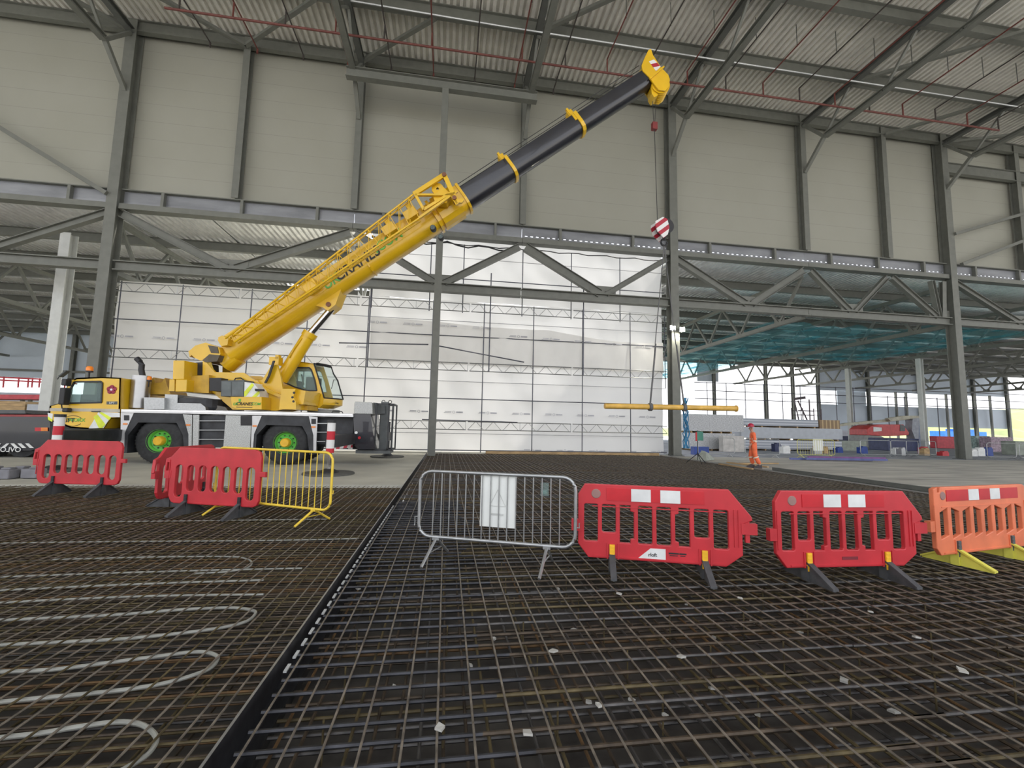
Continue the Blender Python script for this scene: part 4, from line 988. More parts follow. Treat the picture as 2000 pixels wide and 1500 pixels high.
# console boxes beside the operator cab
sp_([(550, 759), (577, 760), (574, 768), (573, 776), (578, 785), (578, 800), (545, 799)], -1.1, .3, 'console_box', yellow)
sp_([(577, 761), (597, 763), (592, 790), (580, 789), (574, 776)], -.9, .3, 'console_box', yellow)
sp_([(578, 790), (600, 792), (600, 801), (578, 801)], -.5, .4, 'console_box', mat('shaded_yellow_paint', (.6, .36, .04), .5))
for x, y in ((574, 767), (571, 776), (573, 784)):
    p = US(x, y, -1.11); b = MB(TS); b.lathe([(0, -.01), (.04, -.01), (.04, .01)], (p[0], -1.1, p[1]), 'y', 12); b.build('bolt_hole', black, CR)
# operator cab with curved glazed front
CB0, CB1 = .35, 1.3
oc = [(556, 706), (580, 705), (612, 710), (621, 738), (632, 777), (631, 790), (622, 797), (600, 796), (590, 790), (588, 770), (548, 756), (551, 735)]
wc_ = [(559, 718), (604, 718), (608, 722), (615, 742), (619, 763), (600, 763), (576, 756), (556, 747)]
ub = lambda pts: [US(x, y, CB0) for x, y in pts]
opc, o2, w2 = cabshell(oc, wc_, CB0, CB1, TT=TS, unp=ub, skip=(2, 3, 4, 5), name='operator_cab')
fr_ = [o2[2], ((o2[2][0]+o2[3][0])/2, (o2[2][1]+o2[3][1])/2), o2[3], ((o2[4][0]*.5+o2[3][0]*.5), (o2[4][1]+o2[3][1])/2), o2[4]]
N_ = 8
def fv(i, j, off=0.):   # i along front profile, j across the cab width
    t = j/N_; s_ = math.sin(t*PI*.62+.0)*.28; ext = .12 if i > 1 else .04
    return (fr_[i][0]+s_+ext*t+off, CB0+.02+(CB1-CB0-.04)*t, fr_[i][1]-.0)
b = MB(TS); vs = [fv(i, j) for i in range(5) for j in range(N_+1)]
b.add(vs, [(i*(N_+1)+j, i*(N_+1)+j+1, (i+1)*(N_+1)+j+1, (i+1)*(N_+1)+j) for i in range(4) for j in range(N_)]); b.build('windscreen', glass_m, opc, smooth=True)
b = MB(TS); low = [o2[4], o2[5], o2[6]]
vs = [(low[i][0]+(fv(4, j)[0]-fr_[4][0])*(1 if i < 2 else .5), fv(4, j)[1], low[i][1]) for i in range(3) for j in range(N_+1)]
b.add(vs, [(i*(N_+1)+j, i*(N_+1)+j+1, (i+1)*(N_+1)+j+1, (i+1)*(N_+1)+j) for i in range(2) for j in range(N_)]); fp = b.build('front_panel', yellow, opc, smooth=True)
b = MB(TS)
b.path([fv(0, j) for j in range(N_+1)], .03, 6); b.path([fv(4, j, .01) for j in range(N_+1)], .025, 6); b.path([fv(i, 0, .01) for i in range(5)], .03, 6); b.path([fv(i, N_, .01) for i in range(5)], .03, 6)
b.path([fv(0, 1), fv(0, 4, .0), fv(0, 7)], .06, 6); b.path([fv(3, 3, .03), fv(2, 5, .03), fv(2, 6, .02)], .012, 5); b.build('screen_frame', black, opc)
b = MB(TS); s0 = US(575, 752, .8); b.box((s0[0], .8, s0[1]), (.45, .45, .3)); b.box((s0[0]-.2, .8, s0[1]+.4), (.14, .42, .75)); b.box((s0[0]-.2, .8, s0[1]+.85), (.12, .25, .2)); b.box((s0[0]+.75, .8, s0[1]+.05), (.35, .6, .5)); b.tube((s0[0]+.45, .6, s0[1]), (s0[0]+.35, .6, s0[1]+.4), .03); b.build('seat', black, opc)
put_text('Cranes', 641, 785, .0, .13, black, fp, T=lambda v: TS(Vector((fv(4, 4)[0]+.05+0*v.x, CB0+.45+(v.x-US(641, 785, 0)[0]), v.z))), unp=lambda x, y: US(x, y, 0))
b = MB(TS); b.prism([US(x, y, .5) for x, y in ((600, 797), (650, 800), (650, 806), (600, 805))], .5, 1.2); b.build('cab_plinth', mat('grey_plinth', (.3, .31, .3), .6), CR)

# ---------- boom frame
A0 = US(896, 367, -.4); A1 = US(1255, 133, -.4)
PH = math.atan2(A1[1]-A0[1], A1[0]-A0[0]); cP, sP = math.cos(PH), math.sin(PH)
TB = lambda v: TS(Vector((A0[0]+v.x*cP-v.z*sP, v.y, A0[1]+v.x*sP+v.z*cP)))
def UB(x, y, b=0.):
    a, z = US(x, y, b); a -= A0[0]; z -= A0[1]; return (a*cP+z*sP, -a*sP+z*cP)
LB = UB(1255, 133, -.4)[0]
def section(w, h, v0=0.):
    return [(-w, v0), (-w, v0-h*.62), (-w*.88, v0-h*.84), (-w*.55, v0-h*.97), (0, v0-h), (w*.55, v0-h*.97), (w*.88, v0-h*.84), (w, v0-h*.62), (w, v0)]
U0 = UB(436, 682, -.45)[0]; Uc1 = UB(986, 304, -.4)[0]; Uc2 = UB(1125, 222, -.4)[0]
b = MB(TB); b.prof((U0, 0, 0), (-.02, 0, 0), section(.44, .97, .15)); boom = b.build('boom_base', yellow, CR, smooth=True)
b = MB(TB); b.prof((U0-.45, 0, -.15), (U0+.05, 0, -.1), section(.36, .8)); b.build('boom_tail', yellow, CR, smooth=True)
for u0, u1, w, h, v in ((-.3, Uc1, .39, .77, .01), (Uc1, Uc2, .365, .71, -.01), (Uc2, LB, .34, .65, -.03)):
    b = MB(TB); b.prof((u0, 0, 0), (u1, 0, 0), section(w, h, v)); b.build('boom_section', blackgloss, CR, smooth=True)
def ring(u, w, h, v, t, name='boom_collar', m_=yellow, lump=True):
    b = MB(TB); b.prof((u-t/2, 0, 0), (u+t/2, 0, 0), section(w+.05, h+.1, v+.05))
    if lump: b.box((u-.08, -.12, v+.16), (.22, .3, .26)); b.box((u-.12, -.25, v+.2), (.08, .12, .36)); b.box((u-.1, -.35, v-.12), (.12, .08, .3))
    return b.build(name, m_, CR)
ring(Uc1, .39, .77, .01, .12); ring(Uc2, .365, .71, -.01, .14)
ring(-.02, .44, .95, .13, .1, 'boom_head_collar', lump=False); ring(-.75, .46, .98, .16, .9, 'boom_head_collar', lump=False); ring(-1.35, .48, 1.0, .17, .1, 'boom_head_collar', lump=False)
ring(UB(735, 540, -.44)[0], .42, .93, .13, .05, 'boom_stiffener', lump=False)
# cylinder bracket on the belly
q = [UB(x, y, -.3) for x, y in ((598, 593), (665, 545), (668, 560), (655, 595), (640, 607), (630, 600))]
b = MB(TB); b.prism(q, -.3, .3); b.build('cylinder_bracket', yellow, CR)
c0 = US(549, 742, 0); c1 = US(606, 652, 0); c2 = US(648, 603, 0)
b = MB(TS); b.tube((c0[0], 0, c0[1]), (c1[0], 0, c1[1]), .24, 24); cyl = b.build('lift_cylinder', yellow, CR, smooth=True)
b = MB(TS); b.tube((c1[0], 0, c1[1]), (c2[0], 0, c2[1]), .13, 20); b.build('cylinder_rod', chrome, cyl, smooth=True)
b = MB(TS); d = Vector((c1[0]-c0[0], 0, c1[1]-c0[1])).normalized(); pc = Vector((c1[0], 0, c1[1])); b.tube(pc-d*.15, pc+d*.05, .27, 24); b.path([Vector((c0[0], -.26, c0[1]))+d*.8+Vector((0, 0, .1)), pc-d*.9+Vector((-.05, -.27, .1)), pc-d*.3+Vector((-.05, -.25, .05))], .03, 6); b.build('cylinder_collar', yellow, cyl, smooth=True)
b = MB(TS); q0 = US(539, 706, -.3); b.box((q0[0], -.3, q0[1]), (.35, .3, .3)); b.box((q0[0]+.1, -.35, q0[1]+.15), (.12, .2, .15)); b.build('valve_block', yellow, cyl)
b = MB(TS); q0 = US(648, 599, 0); b.tube((q0[0], -.34, q0[1]), (q0[0], .34, q0[1]), .09, 16); b.build('pivot_pin', mat('rust_pin', (.2, .08, .04), .6), CR)
# winch at the tail
wi = sp_([(372, 688), (385, 676), (405, 670), (431, 679), (434, 692), (425, 706), (395, 705), (383, 699)], -.6, .5, 'winch_body', yellow, bp=-.5)
sp_([(396, 704), (410, 692), (430, 694), (425, 706), (402, 708)], -.63, .5, 'winch_drum_cover', mat('dark_brown_metal', (.12, .1, .07), .6), wi, bp=-.6)  # dark brown panel along the bottom of the winch
sp_([(406, 674), (424, 677), (427, 690), (412, 689)], -.63, -.6, 'winch_opening', mat('dark_brown_metal', (.12, .1, .07), .6), wi)
sp_([(368, 686), (376, 680), (379, 690), (370, 697)], -.45, .1, 'winch_motor', yellow, wi)
sp_([(426, 659), (434, 655), (446, 662), (444, 674), (432, 676), (427, 668)], -.7, -.3, 'jib_pivot', yellow)
# rope along the boom
b = MB(TB)
for w, v in ((-.08, .34), (.1, .28)): b.tube((U0+.4, w, .3), (LB+.2, w, v), .014, 5)
b.build('hoist_rope', cable, CR)
# lettering on the boom flank
for body, x, y, m_, sz in (('UK', 646, 550, green, .52), ('CRANES', 697, 515, black, .56), ('.COM', 757, 471, green, .52)):
    vs, fs = text(body, sz, .006, .18, .92); u, v = UB(x, y, -.47)
    b = MB(TB); b.add([Vector((u+p.x, -.455+p.y, v+p.z)) for p in vs], fs); b.build('lettering', m_, boom)
# lattice fly jib stowed on the near flank
J0u, J0v = UB(440, 661, -1.0); J1u, J1v = UB(808, 379, -1.0); K0u, K0v = UB(458, 668, -1.0); K1u, K1v = UB(819, 426, -1.0)
JT = lambda t: (J0u+(J1u-J0u)*t, J0v+(J1v-J0v)*t); JK = lambda t: (K0u+(K1u-K0u)*t, K0v+(K1v-K0v)*t)
jb0, jb1 = -1.0, -.8
jib = MB(TB); 
for bb in (jb0, jb1): jib.tube((JT(0)[0], bb, JT(0)[1]), (JT(1)[0], bb, JT(1)[1]), .035, 8); jib.tube((JK(0)[0], bb, JK(0)[1]), (JK(1)[0], bb, JK(1)[1]), .04, 8)
jo = jib.build('fly_jib', yellow, CR, smooth=True)
b = MB(TB); n = 18
for i in range(n):
    t0, t1 = i/n, (i+1)/n; tm = (t0+t1)/2
    for bb in (jb0, jb1):
        b.tube((JK(t0)[0], bb, JK(t0)[1]), (JT(tm)[0], bb, JT(tm)[1]), .013, 5); b.tube((JT(tm)[0], bb, JT(tm)[1]), (JK(t1)[0], bb, JK(t1)[1]), .013, 5)
    b.tube((JK(t0)[0], jb0, JK(t0)[1]), (JK(t1)[0], jb1, JK(t1)[1]), .014, 5); b.tube((JT(t0)[0], jb1, JT(t0)[1]), (JT(t1)[0], jb0, JT(t1)[1]), .014, 5)
b.build('jib_lacing', yellow, jo)
# jib head frame at its upper right end
def jbar(p, q, w=.12, bb=jb0, par=jo, name='jib_head_frame', m_=yellow):
    a = UB(*p, bb); c = UB(*q, bb); b = MB(TB); b.bar((a[0], bb, a[1]), (c[0], bb, c[1]), w, .1, (0, 1, 0)); return b.build(name, m_, par)
for bb in (jb0, jb1):
    jbar((808, 380), (869, 341), .16, bb); jbar((868, 342), (889, 388), .16, bb); jbar((889, 388), (895, 398), .16, bb); jbar((812, 382), (828, 410), .1, bb); jbar((828, 410), (880, 378), .1, bb); jbar((812, 381), (880, 381), .07, bb); jbar((880, 378), (893, 400), .1, bb); jbar((819, 426), (893, 374), .08, bb)
b = MB(TB); a = UB(868, 343, -1); b.tube((a[0], jb0-.1, a[1]), (a[0], jb1+.1, a[1]), .08, 12); a = UB(888, 388, -1); b.tube((a[0], jb0-.1, a[1]), (a[0], jb1+.1, a[1]), .08, 12); b.build('jib_pin', mat('rust_pin', (.2, .08, .04), .6), jo)
q = [UB(x, y, -.9) for x, y in ((846, 385), (866, 366), (880, 380), (872, 398), (850, 396))]; b = MB(TB); b.prism(q, -.95, -.6); b.build('jib_head_plate', yellow, jo)
a = UB(855, 370, -.8); b = MB(TB); b.lathe([(.05, -.05), (.22, -.06), (.2, 0), (.22, .06), (.05, .05)], (a[0], -.8, a[1]), 'y', 20); b.build('jib_sheave', yellow, jo, smooth=True)
q = [UB(x, y, -.9) for x, y in ((884, 384), (890, 381), (896, 392), (903, 388), (907, 393), (903, 398), (894, 400))]; b = MB(TB); b.prism(q, -1.0, -.9); b.build('jib_lug', yellow, jo)
for x, y in ((800, 415), (758, 445), (604, 555)):   # brackets that hold the jib on the boom
    u, v = UB(x, y, -.7); b = MB(TB); b.box((u, -.6, v-.1), (.5, .5, .35)); b.box((u+.1, -.7, v+.12), (.2, .2, .3)); b.build('jib_bracket', yellow, CR, bevel=.02)
for x, y, r_ in ((846, 446, .12), (861, 464, .11)):
    u, v = UB(x, y, -.6); b = MB(TB); b.lathe([(0, -.1), (r_*.8, -.1), (r_, .0), (r_*.9, .12), (0, .14)], (u, -.6, v), 'y', 18); lm = b.build('work_lamp', black, CR, smooth=True)
    b = MB(TB); b.lathe([(0, -.105), (r_*.7, -.105), (r_*.7, -.1)], (u, -.6, v), 'y', 18); b.build('lamp_lens', glass_m, lm)
# boom head with sheaves
hp = [(1271, 96), (1275, 108), (1290, 131), (1305, 147), (1308, 156), (1306, 170), (1299, 178), (1286, 176), (1275, 162), (1268, 152), (1255, 139), (1253, 128), (1259, 113), (1266, 99)]
q = [UB(x, y, -.36) for x, y in hp]
b = MB(TB); b.prism(q, -.38, -.32); b.prism(q, .32, .38); b.prism([UB(x, y, -.36) for x, y in ((1254, 128), (1262, 110), (1282, 140), (1285, 160), (1268, 152), (1255, 139))], -.32, .32); head = b.build('boom_head', yellow, CR)
q = [UB(x, y, -.36) for x, y in ((1267, 121), (1277, 117), (1290, 131), (1281, 140))]
b = MB(TB); b.prism(q, -.386, -.38); b.build('warning_panel', striped('head_stripes', (.75, .74, .72), (.4, .02, .04), (-.3, 0, 1), .33), head)
u, v = UB(1292, 163, -.36)
b = MB(TB)
for k in range(5): b.lathe([(.06, -.05), (.36, -.055), (.31, 0), (.36, .055), (.06, .05)], (u, -.24+k*.12, v), 'y', 28)
b.build('sheave', yellow, head, smooth=True)
q = [UB(x, y, -.2) for x, y in ((1271, 172), (1280, 170), (1284, 188), (1277, 192), (1272, 184))]; b = MB(TB); b.prism(q, -.25, .2); b.build('rope_guide', yellow, head)
q = [UB(x, y, -.42) for x, y in ((1268, 152), (1296, 129), (1298, 131), (1270, 155))]; b = MB(TB); b.prism(q, -.44, -.38); b.build('head_rib', yellow, head)
# hoist ropes from the head to the hook block
hw = TB(Vector((u-.2, 0, v-.3)))
HY = hw.y
hk = onY(1296, 446, HY)
b = MB(); top = onY(1277, 196, HY); sw = onY(1278, 247, HY)
b.tube((top.x-.06, HY, top.z), (sw.x-.01, HY, sw.z), .012, 5); b.tube((top.x+.1, HY, top.z+.1), (sw.x+.01, HY, sw.z), .012, 5); b.tube(sw, (onY(1284, 430, HY).x, HY, onY(1284, 430, HY).z), .014, 5); b.build('hoist_rope', cable, CR)
b = MB(); b.box((sw.x, HY, sw.z), (.2, .16, .3)); b.build('limit_weight', mat('dark_red_paint', (.2, .03, .03), .5), CR)
# hook block
HB = empty('hook_block', (hk.x, HY, hk.z), 0, 'red and white striped hook block hanging from the boom head in front of the column', 'hook block')
q = W([(1280, 432), (1294, 424), (1303, 428), (1307, 444), (1304, 458), (1296, 465), (1284, 452), (1280, 440)], HY-.18)
b = MB(); b.prism(q, HY-.2, HY-.16); b.prism(q, HY+.16, HY+.2); b.build('side_plate', striped('hook_stripes', (.75, .74, .72), (.4, .02, .04), (.62, 0, -.78), .3), HB)
b = MB(); p = onY(1296, 444, HY)
for k in range(3): b.lathe([(.05, -.05), (.3, -.05), (.25, 0), (.3, .05), (.05, .05)], (p.x+.05, HY-.11+k*.11, p.z), 'y', 24)
b.build('sheave', black, HB)
p = onY(1297, 464, HY); b = MB(); b.tube((p.x, HY, p.z+.15), (p.x, HY, p.z-.1), .07); b.path([(p.x+.13*math.cos(math.radians(a)), HY, p.z-.2+.13*math.sin(math.radians(a))) for a in range(90, 381, 20)][::-1], .04, 8); b.build('hook', black, HB)
hkb = Vector((p.x, HY, p.z-.3))
# slung yellow pipe and its two slings
pl = onY(1181, 793, HY); pr2 = onY(1437, 798, HY)
b = MB(); b.tube(pl, pr2, .1, 20); b.lathe([(.1, 0), (.13, .0), (.13, .03), (.1, .03)], pr2, 'x', 20); tag(b.build('slung_pipe', mat('yellow_pipe_paint', (.8, .48, .1), .45), smooth=True), 'long yellow pipe hanging level in two slings below the hook block', 'pipe')
for x, y, lab in ((1270, 795, 'left lifting sling between the hook block and the yellow pipe'), (1336, 796, 'right lifting sling between the hook block and the yellow pipe')):
    e = onY(x, y, HY); mid = hkb.lerp(e, .62)
    b = MB(); b.path([hkb, hkb.lerp(e, .08)], .03, 6); b.path([hkb.lerp(e, .08), mid+Vector((-.02, 0, 0))], .018, 5); b.path([mid, mid.lerp(e, .5), e+Vector((0, 0, .12))], .035, 6)
    b.lathe([(.105, -.07), (.15, -.05), (.15, .05), (.105, .07)], e, 'x', 14); tag(b.build('lifting_sling', mat('grey_strap', (.13, .13, .13), .7)), lab, 'sling', 'lifting slings')

# ============================================================ floodlights on the column
for dx, dz, lab in ((-.1, .1, 'left bright floodlight on the grey column at the right end of the sheeting'), (.42, 0, 'right bright floodlight on the grey column at the right end of the sheeting')):
    p = onY(1318+dx*35, 643-dz*30, WY-.62); r = empty('floodlight', p, 0, lab, 'floodlight', 'floodlights on the column')
    b = MB(); b.box((p.x, p.y+.06, p.z), (.34, .1, .26)); b.bar((p.x, p.y+.08, p.z-.15), (p.x, WY-.32, p.z-.15), .05, .05); b.build('housing', darkgrey, r)
    b = MB(); b.box((p.x, p.y, p.z), (.28, .02, .2)); b.build('lamp_face', mat('lit_lamp', (1, .97, .85), .3, emit=45, var=0), r)
    ld = bpy.data.lights.new('floodlight_beam', 'AREA'); ld.energy = 150; ld.size = .3; ld.color = (1, .95, .8); lo = bpy.data.objects.new('floodlight_beam', ld); COL.objects.link(lo); lo.parent = r
    lo.location = (0, -.03, 0); lo.rotation_euler = (math.radians(62), 0, math.radians(25 if dx < 0 else -20))
# blue rope bundle hanging beside the column
b = MB(); rr = random.Random(5)
for k in range(9):
    pts = [(XE+.45+rr.uniform(-.1, .25), WY-.35+rr.uniform(-.1, .1), 3.4-i*.42) for i in range(8)]; b.path(pts, .03, 5)
tag(b.build('rope_bundle', mat('blue_rope', (.05, .22, .4), .7)), 'blue rope bundle hanging on the right side of the floodlight column', 'rope')
# tripod sign, tarpaulin, box by the column
tp = onZ(1363, 905); r = empty('tripod_sign', (tp.x, tp.y, 0), 0, 'small green board on a black tripod stand beside the floodlight column', 'sign stand')
b = MB(); b.tube((tp.x, tp.y, .15), (tp.x, tp.y, 1.5), .02, 6)
for a in (0, 2.1, 4.2): b.tube((tp.x, tp.y, .45), (tp.x+.5*math.cos(a+.3), tp.y+.5*math.sin(a+.3), .01), .018, 6)
b.build('stand', black, r); b = MB(); b.box((tp.x+.12, tp.y-.03, 1.25), (.3, .03, .42)); b.build('board', mat('green_board', (.06, .25, .18), .5), r); b = MB(); b.box((tp.x-.07, tp.y-.03, 1.22), (.07, .035, .4)); b.build('red_tag', red_b, r)
q = [onZ(x, y) for x, y in ((1358, 899), (1380, 901), (1396, 898), (1388, 893), (1366, 892))]
b = MB(); c = sum(q, Vector())/5; n = 5
b.add([c+Vector((0, .1, .42))]+[c.lerp(v, .6)+Vector((0, 0, .3+.1*math.sin(i*2)))for i, v in enumerate(q)]+[v+Vector((0, 0, .02)) for v in q],
      [(0, 1+i, 1+(i+1) % n) for i in range(n)]+[(1+i, 6+i, 6+(i+1) % n, 1+(i+1) % n) for i in range(n)])
tag(b.build('tarpaulin', mat('grey_green_tarp', (.4, .43, .38), .6), smooth=True), 'crumpled pale tarpaulin heap behind the tripod stand', 'tarpaulin')
p = onZ(1367, 888); b = MB(); b.box((p.x, p.y, .25), (1.0, .4, .5)); tag(b.build('storage_box', blue_m), 'dark blue box with white label near the tripod stand', 'box')

# ============================================================ panel stacks in the aisle
wrap = mat('plastic_wrap', (.52, .53, .54), .3, .1, var=.22, scale=9, bump=.5, stretch=(1, 1, 3)); greyp = mat('pale_grey_panel', (.47, .5, .54), .5, var=.05)
corr = striped('stacked_sheet_edges', (.6, .62, .66), (.34, .37, .42), (0, 0, 1), .22, .62)
def stack(px0, px1, py0, py1, Y, dep, m_, lab, zmin=.12, name='panel_stack', bev=.01):
    a = onY(px0, py1, Y); c = onY(px1, py0, Y); a.z = max(a.z, zmin) if zmin < .2 else zmin; b = MB(); b.box2((a.x, Y, a.z), (c.x, Y+dep, c.z)); o = b.build(name, m_, origin=(a.x, Y, a.z), bevel=bev)
    return tag(o, lab, 'stack', 'building panel stacks'), a, c
def bearers(x0, x1, Y, dep, z0, z1, lab):
    n = 5
    for i in range(n):
        x = x0+.3+(x1-x0-.6)*i/(n-1); b = MB(); b.box2((x-.06, Y+.05, z0+.002), (x+.06, Y+dep-.05, z1-.002))
        tag(b.build('timber_bearer', timber), ['first', 'second', 'third', 'fourth', 'fifth'][i]+' bearer from the left '+lab, 'timber', 'timber bearers of the panel stacks')
_, a, c = stack(1345, 1436, 847, 878, 30.5, 2.2, wrap, 'wrapped crinkly panel stack on the floor just right of the floodlight column'); z_ = c.z; bearers(a.x, c.x, 30.5, 2.2, 0, a.z, 'under the lower wrapped panel stack')
_, a2, c2 = stack(1345, 1452, 811, 843, 30.5, 2.2, wrap, 'larger wrapped panel stack lying on top of the crinkly one', c.z+.14); bearers(a.x, c.x, 30.5, 2.2, c.z, a2.z, 'between the two wrapped stacks')
_, a, c = stack(1440, 1644, 862, 878, 32, 2.2, corr, 'low stack of white profiled sheets on the floor behind the worker'); bearers(a.x, c.x, 32, 2.2, 0, a.z, 'under the white profiled sheets')
_, a2, c2 = stack(1448, 1645, 838, 859, 32, 2.2, greyp, 'smooth grey panel stack in the middle behind the worker', c.z+.14); bearers(a.x, c.x, 32, 2.2, c.z, a2.z, 'between the white sheets and grey panels')
_, a3, c3 = stack(1450, 1598, 820.5, 835.5, 32, 2.0, corr, 'top stack of profiled grey sheets behind the worker', c2.z+.12); bearers(a2.x, c3.x, 32, 2, c2.z, a3.z, 'below the top profiled sheets')
a = onY(1600, 836, 32); c = onY(1640, 821, 32); b = MB(); b.box2((a.x+.05, 32, c2.z), (c.x, 34, c.z)); tag(b.build('timber_crate', striped('timber_slats', (.5, .36, .18), (.25, .16, .08), (1, 0, 0), .36, .7)), 'slatted timber crate end on top of the panel stacks', 'crate')
p = onY(1431, 868, 29.5); b = MB(); b.box2((p.x-.9, 29.3, 0), (p.x+.8, 29.8, 1.15)); tag(b.build('board_pack', mat('cream_board', (.55, .53, .5), .6)), 'pale square board pack leaning before the wrapped stacks', 'board')
a = onY(1645, 877, 34); c = onY(1692, 862, 34); b = MB(); b.box2((a.x, 34, 0), (c.x, 36, c.z)); tag(b.build('crate', mat('olive_grey_crate', (.3, .33, .28), .6)), 'low olive grey crate right of the white profiled sheets', 'crate')

# ============================================================ crowd barriers in the distance
CB = [((13.9, 21.5), 'grey crowd barrier near the floodlight column', -.05), ((16.4, 21.6), 'grey crowd barrier left of the worker', .25)]
fb = crowd_barrier('crowd_barrier', 'grey crowd barrier near the floodlight column', 2.3, galv, 1.1, 0, .2); fb.location = (14.3, 23.2, 0)
copy_tree(fb, label='grey crowd barrier just left of the worker', loc=(16.9, 22.7, 0), rz=.05)
k = 0
for x, y, a in ((26.5, 24.6, .0), (29.0, 24.8, .05), (31.2, 25.6, -.03), (34.6, 23.4, .0), (37.0, 23.3, .03), (39.5, 23.2, 0), (42, 23.4, .05)):
    copy_tree(fb, label=['first grey crowd barrier right of the yellow one in the aisle', 'second grey crowd barrier right of the yellow one in the aisle', 'grey crowd barrier left of the farthest right column',
        'grey crowd barrier right of the farthest right column', 'second grey crowd barrier right of the farthest right column', 'third grey crowd barrier right of the farthest right column', 'grey crowd barrier at the right edge of the aisle'][k], loc=(x, y, 0), rz=a); k += 1
yb = crowd_barrier('crowd_barrier', 'small yellow crowd barrier with a pale board, in front of the panel stacks', 2.5, mat('weathered_yellow_tube', (.6, .58, .2), .5), 1.1, 14, .2); yb.location = (20.6, 23.1, 0)
b = MB(); b.box2((1.1, .02, .45), (1.75, .05, 1.15)); tag(b.build('sign_board', mat('white_board', (.8, .82, .78), .5), yb, local=True), 'pale ribbed board')
for i, (x, y, c_) in enumerate(((18.6, 21.4, 'blue_bar'), (19.2, 21.0, 'blue_bar'), (20.0, 21.7, 'purple_bar'))):
    b = MB(); b.bar((x, y, .08+i*.04), (x+4.6, y-.5+i*.1, .08+i*.04), .12, .1); tag(b.build('steel_bar', mat(c_, (.1, .12, .3) if c_ == 'blue_bar' else (.22, .08, .25), .5)), ['dark blue steel bar lying below the small yellow barrier, front', 'dark blue steel bar lying below the small yellow barrier, middle', 'purple steel bar lying below the small yellow barrier'][i], 'bar', 'bars on the aisle floor')
for i, (x0, y0, x1, y1) in enumerate(((1405, 906, 1470, 916), (1420, 903, 1500, 912), (1445, 905, 1520, 905))):
    a = onZ(x0, y0, .04); c = onZ(x1, y1, .04); b = MB(); b.bar(a, c, .09, .05); tag(b.build('timber_board', timber), ['nearest timber board lying by the worker', 'middle timber board lying by the worker', 'farthest timber board lying by the worker'][i], 'timber')

# ============================================================ machines and clutter in the aisle
RL = empty('boom_lift', (onY(1740, 880, 38).x, 38, 0), 0, 'red boom lift with grey folded arm in the right of the aisle', 'boom lift')
def fp_(pts, Y, dep, name, m_, par, bevel=0): b = MB(); b.prism(W(pts, Y), Y, Y+dep); return b.build(name, m_, par, bevel=bevel)
fp_([(1694, 850), (1694, 838), (1702, 832), (1715, 829), (1765, 829), (1768, 834), (1776, 845), (1775, 850), (1735, 852)], 38, 2.0, 'turret', mat('lift_red', (.55, .05, .05), .4), RL, .05)
fp_([(1706, 834), (1722, 835), (1722, 842), (1706, 843)], 37.97, .02, 'sticker', whiteref, RL); fp_([(1758, 829), (1768, 832), (1768, 842), (1758, 842)], 37.97, .02, 'engine_grille', darkgrey, RL)
fp_([(1640, 829), (1655, 826), (1735, 819), (1795, 814), (1798, 817), (1735, 824), (1655, 831), (1640, 833)], 38.6, .35, 'arm', mat('lift_arm_beige', (.45, .43, .33), .5), RL)
fp_([(1734, 817), (1766, 812), (1796, 812), (1796, 816), (1768, 819), (1740, 823)], 38.2, .35, 'arm', mat('lift_arm_beige', (.45, .43, .33), .5), RL)
fp_([(1783, 815), (1795, 814), (1794, 858), (1788, 858), (1781, 840)], 38.3, .7, 'riser', mat('lift_grey', (.3, .32, .36), .5), RL)
fp_([(1697, 850), (1722, 852), (1731, 857), (1731, 872), (1697, 874)], 37.6, 2.2, 'chassis', mat('lift_brown', (.25, .25, .24), .5), RL, .05)
for x in (1706, 1724):
    p = onY(x, 872, 37.6); b = MB(); b.lathe([(0, -.2), (.3, -.2), (.45, -.1), (.45, .2), (0, .2)], (p.x, 37.5, .45), 'y', 20); b.build('wheel', rubber, RL)
a = onY(1795, 815, 39); c = onY(1812, 863, 39); b = MB(); b.tube(((a.x+c.x)/2, 39.6, c.z), ((a.x+c.x)/2, 39.6, a.z), (c.x-a.x)/2, 20); b.tube(((a.x+c.x)/2, 39.6, 0), ((a.x+c.x)/2, 39.6, c.z), .3, 8); tag(b.build('duct_drum', mat('blue_grey_metal', (.22, .25, .33), .45, .2), smooth=True), 'tall blue grey drum standing right of the red boom lift', 'drum')
def clutter(px0, px1, py0, py1, Y, dep, m_, lab, nm, cat, bev=.04):
    a = onY(px0, py1, Y); c = onY(px1, py0, Y); b = MB(); b.box2((a.x, Y, 0), (c.x, Y+dep, c.z)); return tag(b.build(nm, m_, origin=(a.x, Y, 0), bevel=bev), lab, cat)
navy = mat('navy_container', (.04, .05, .12), .5)
clutter(1734, 1795, 857, 876, 35.2, 1.9, navy, 'long dark navy skip right of the red boom lift', 'skip', 'skip')
clutter(1640, 1695, 853, 862, 45, 2, navy, 'long dark navy container left of the red boom lift', 'container', 'container')
clutter(1643, 1692, 842, 853, 48, 3, mat('white_cabin', (.6, .6, .66), .5), 'white site cabin behind the navy container', 'site_cabin', 'cabin')
clutter(1830, 1872, 853, 864, 44, .8, mat('red_site_box', (.55, .05, .07), .5), 'red crate left of the farthest right column', 'crate', 'crate')
clutter(1908, 1934, 852, 868, 38, 1, mat('pale_green_pack', (.35, .48, .44), .5, var=.3, scale=6), 'pale green wrapped pack right of the farthest right column', 'pack', 'pack')
clutter(1936, 1978, 854, 870, 36, 1, mat('mauve_pack', (.4, .3, .36), .5, var=.3, scale=6), 'mauve wrapped pack near the right edge', 'pack', 'pack')
clutter(1985, 2010, 862, 884, 30, 1, mat('olive_grey_crate', (.3, .33, .28), .6), 'dull green crate at the right edge of the aisle', 'crate', 'crate')
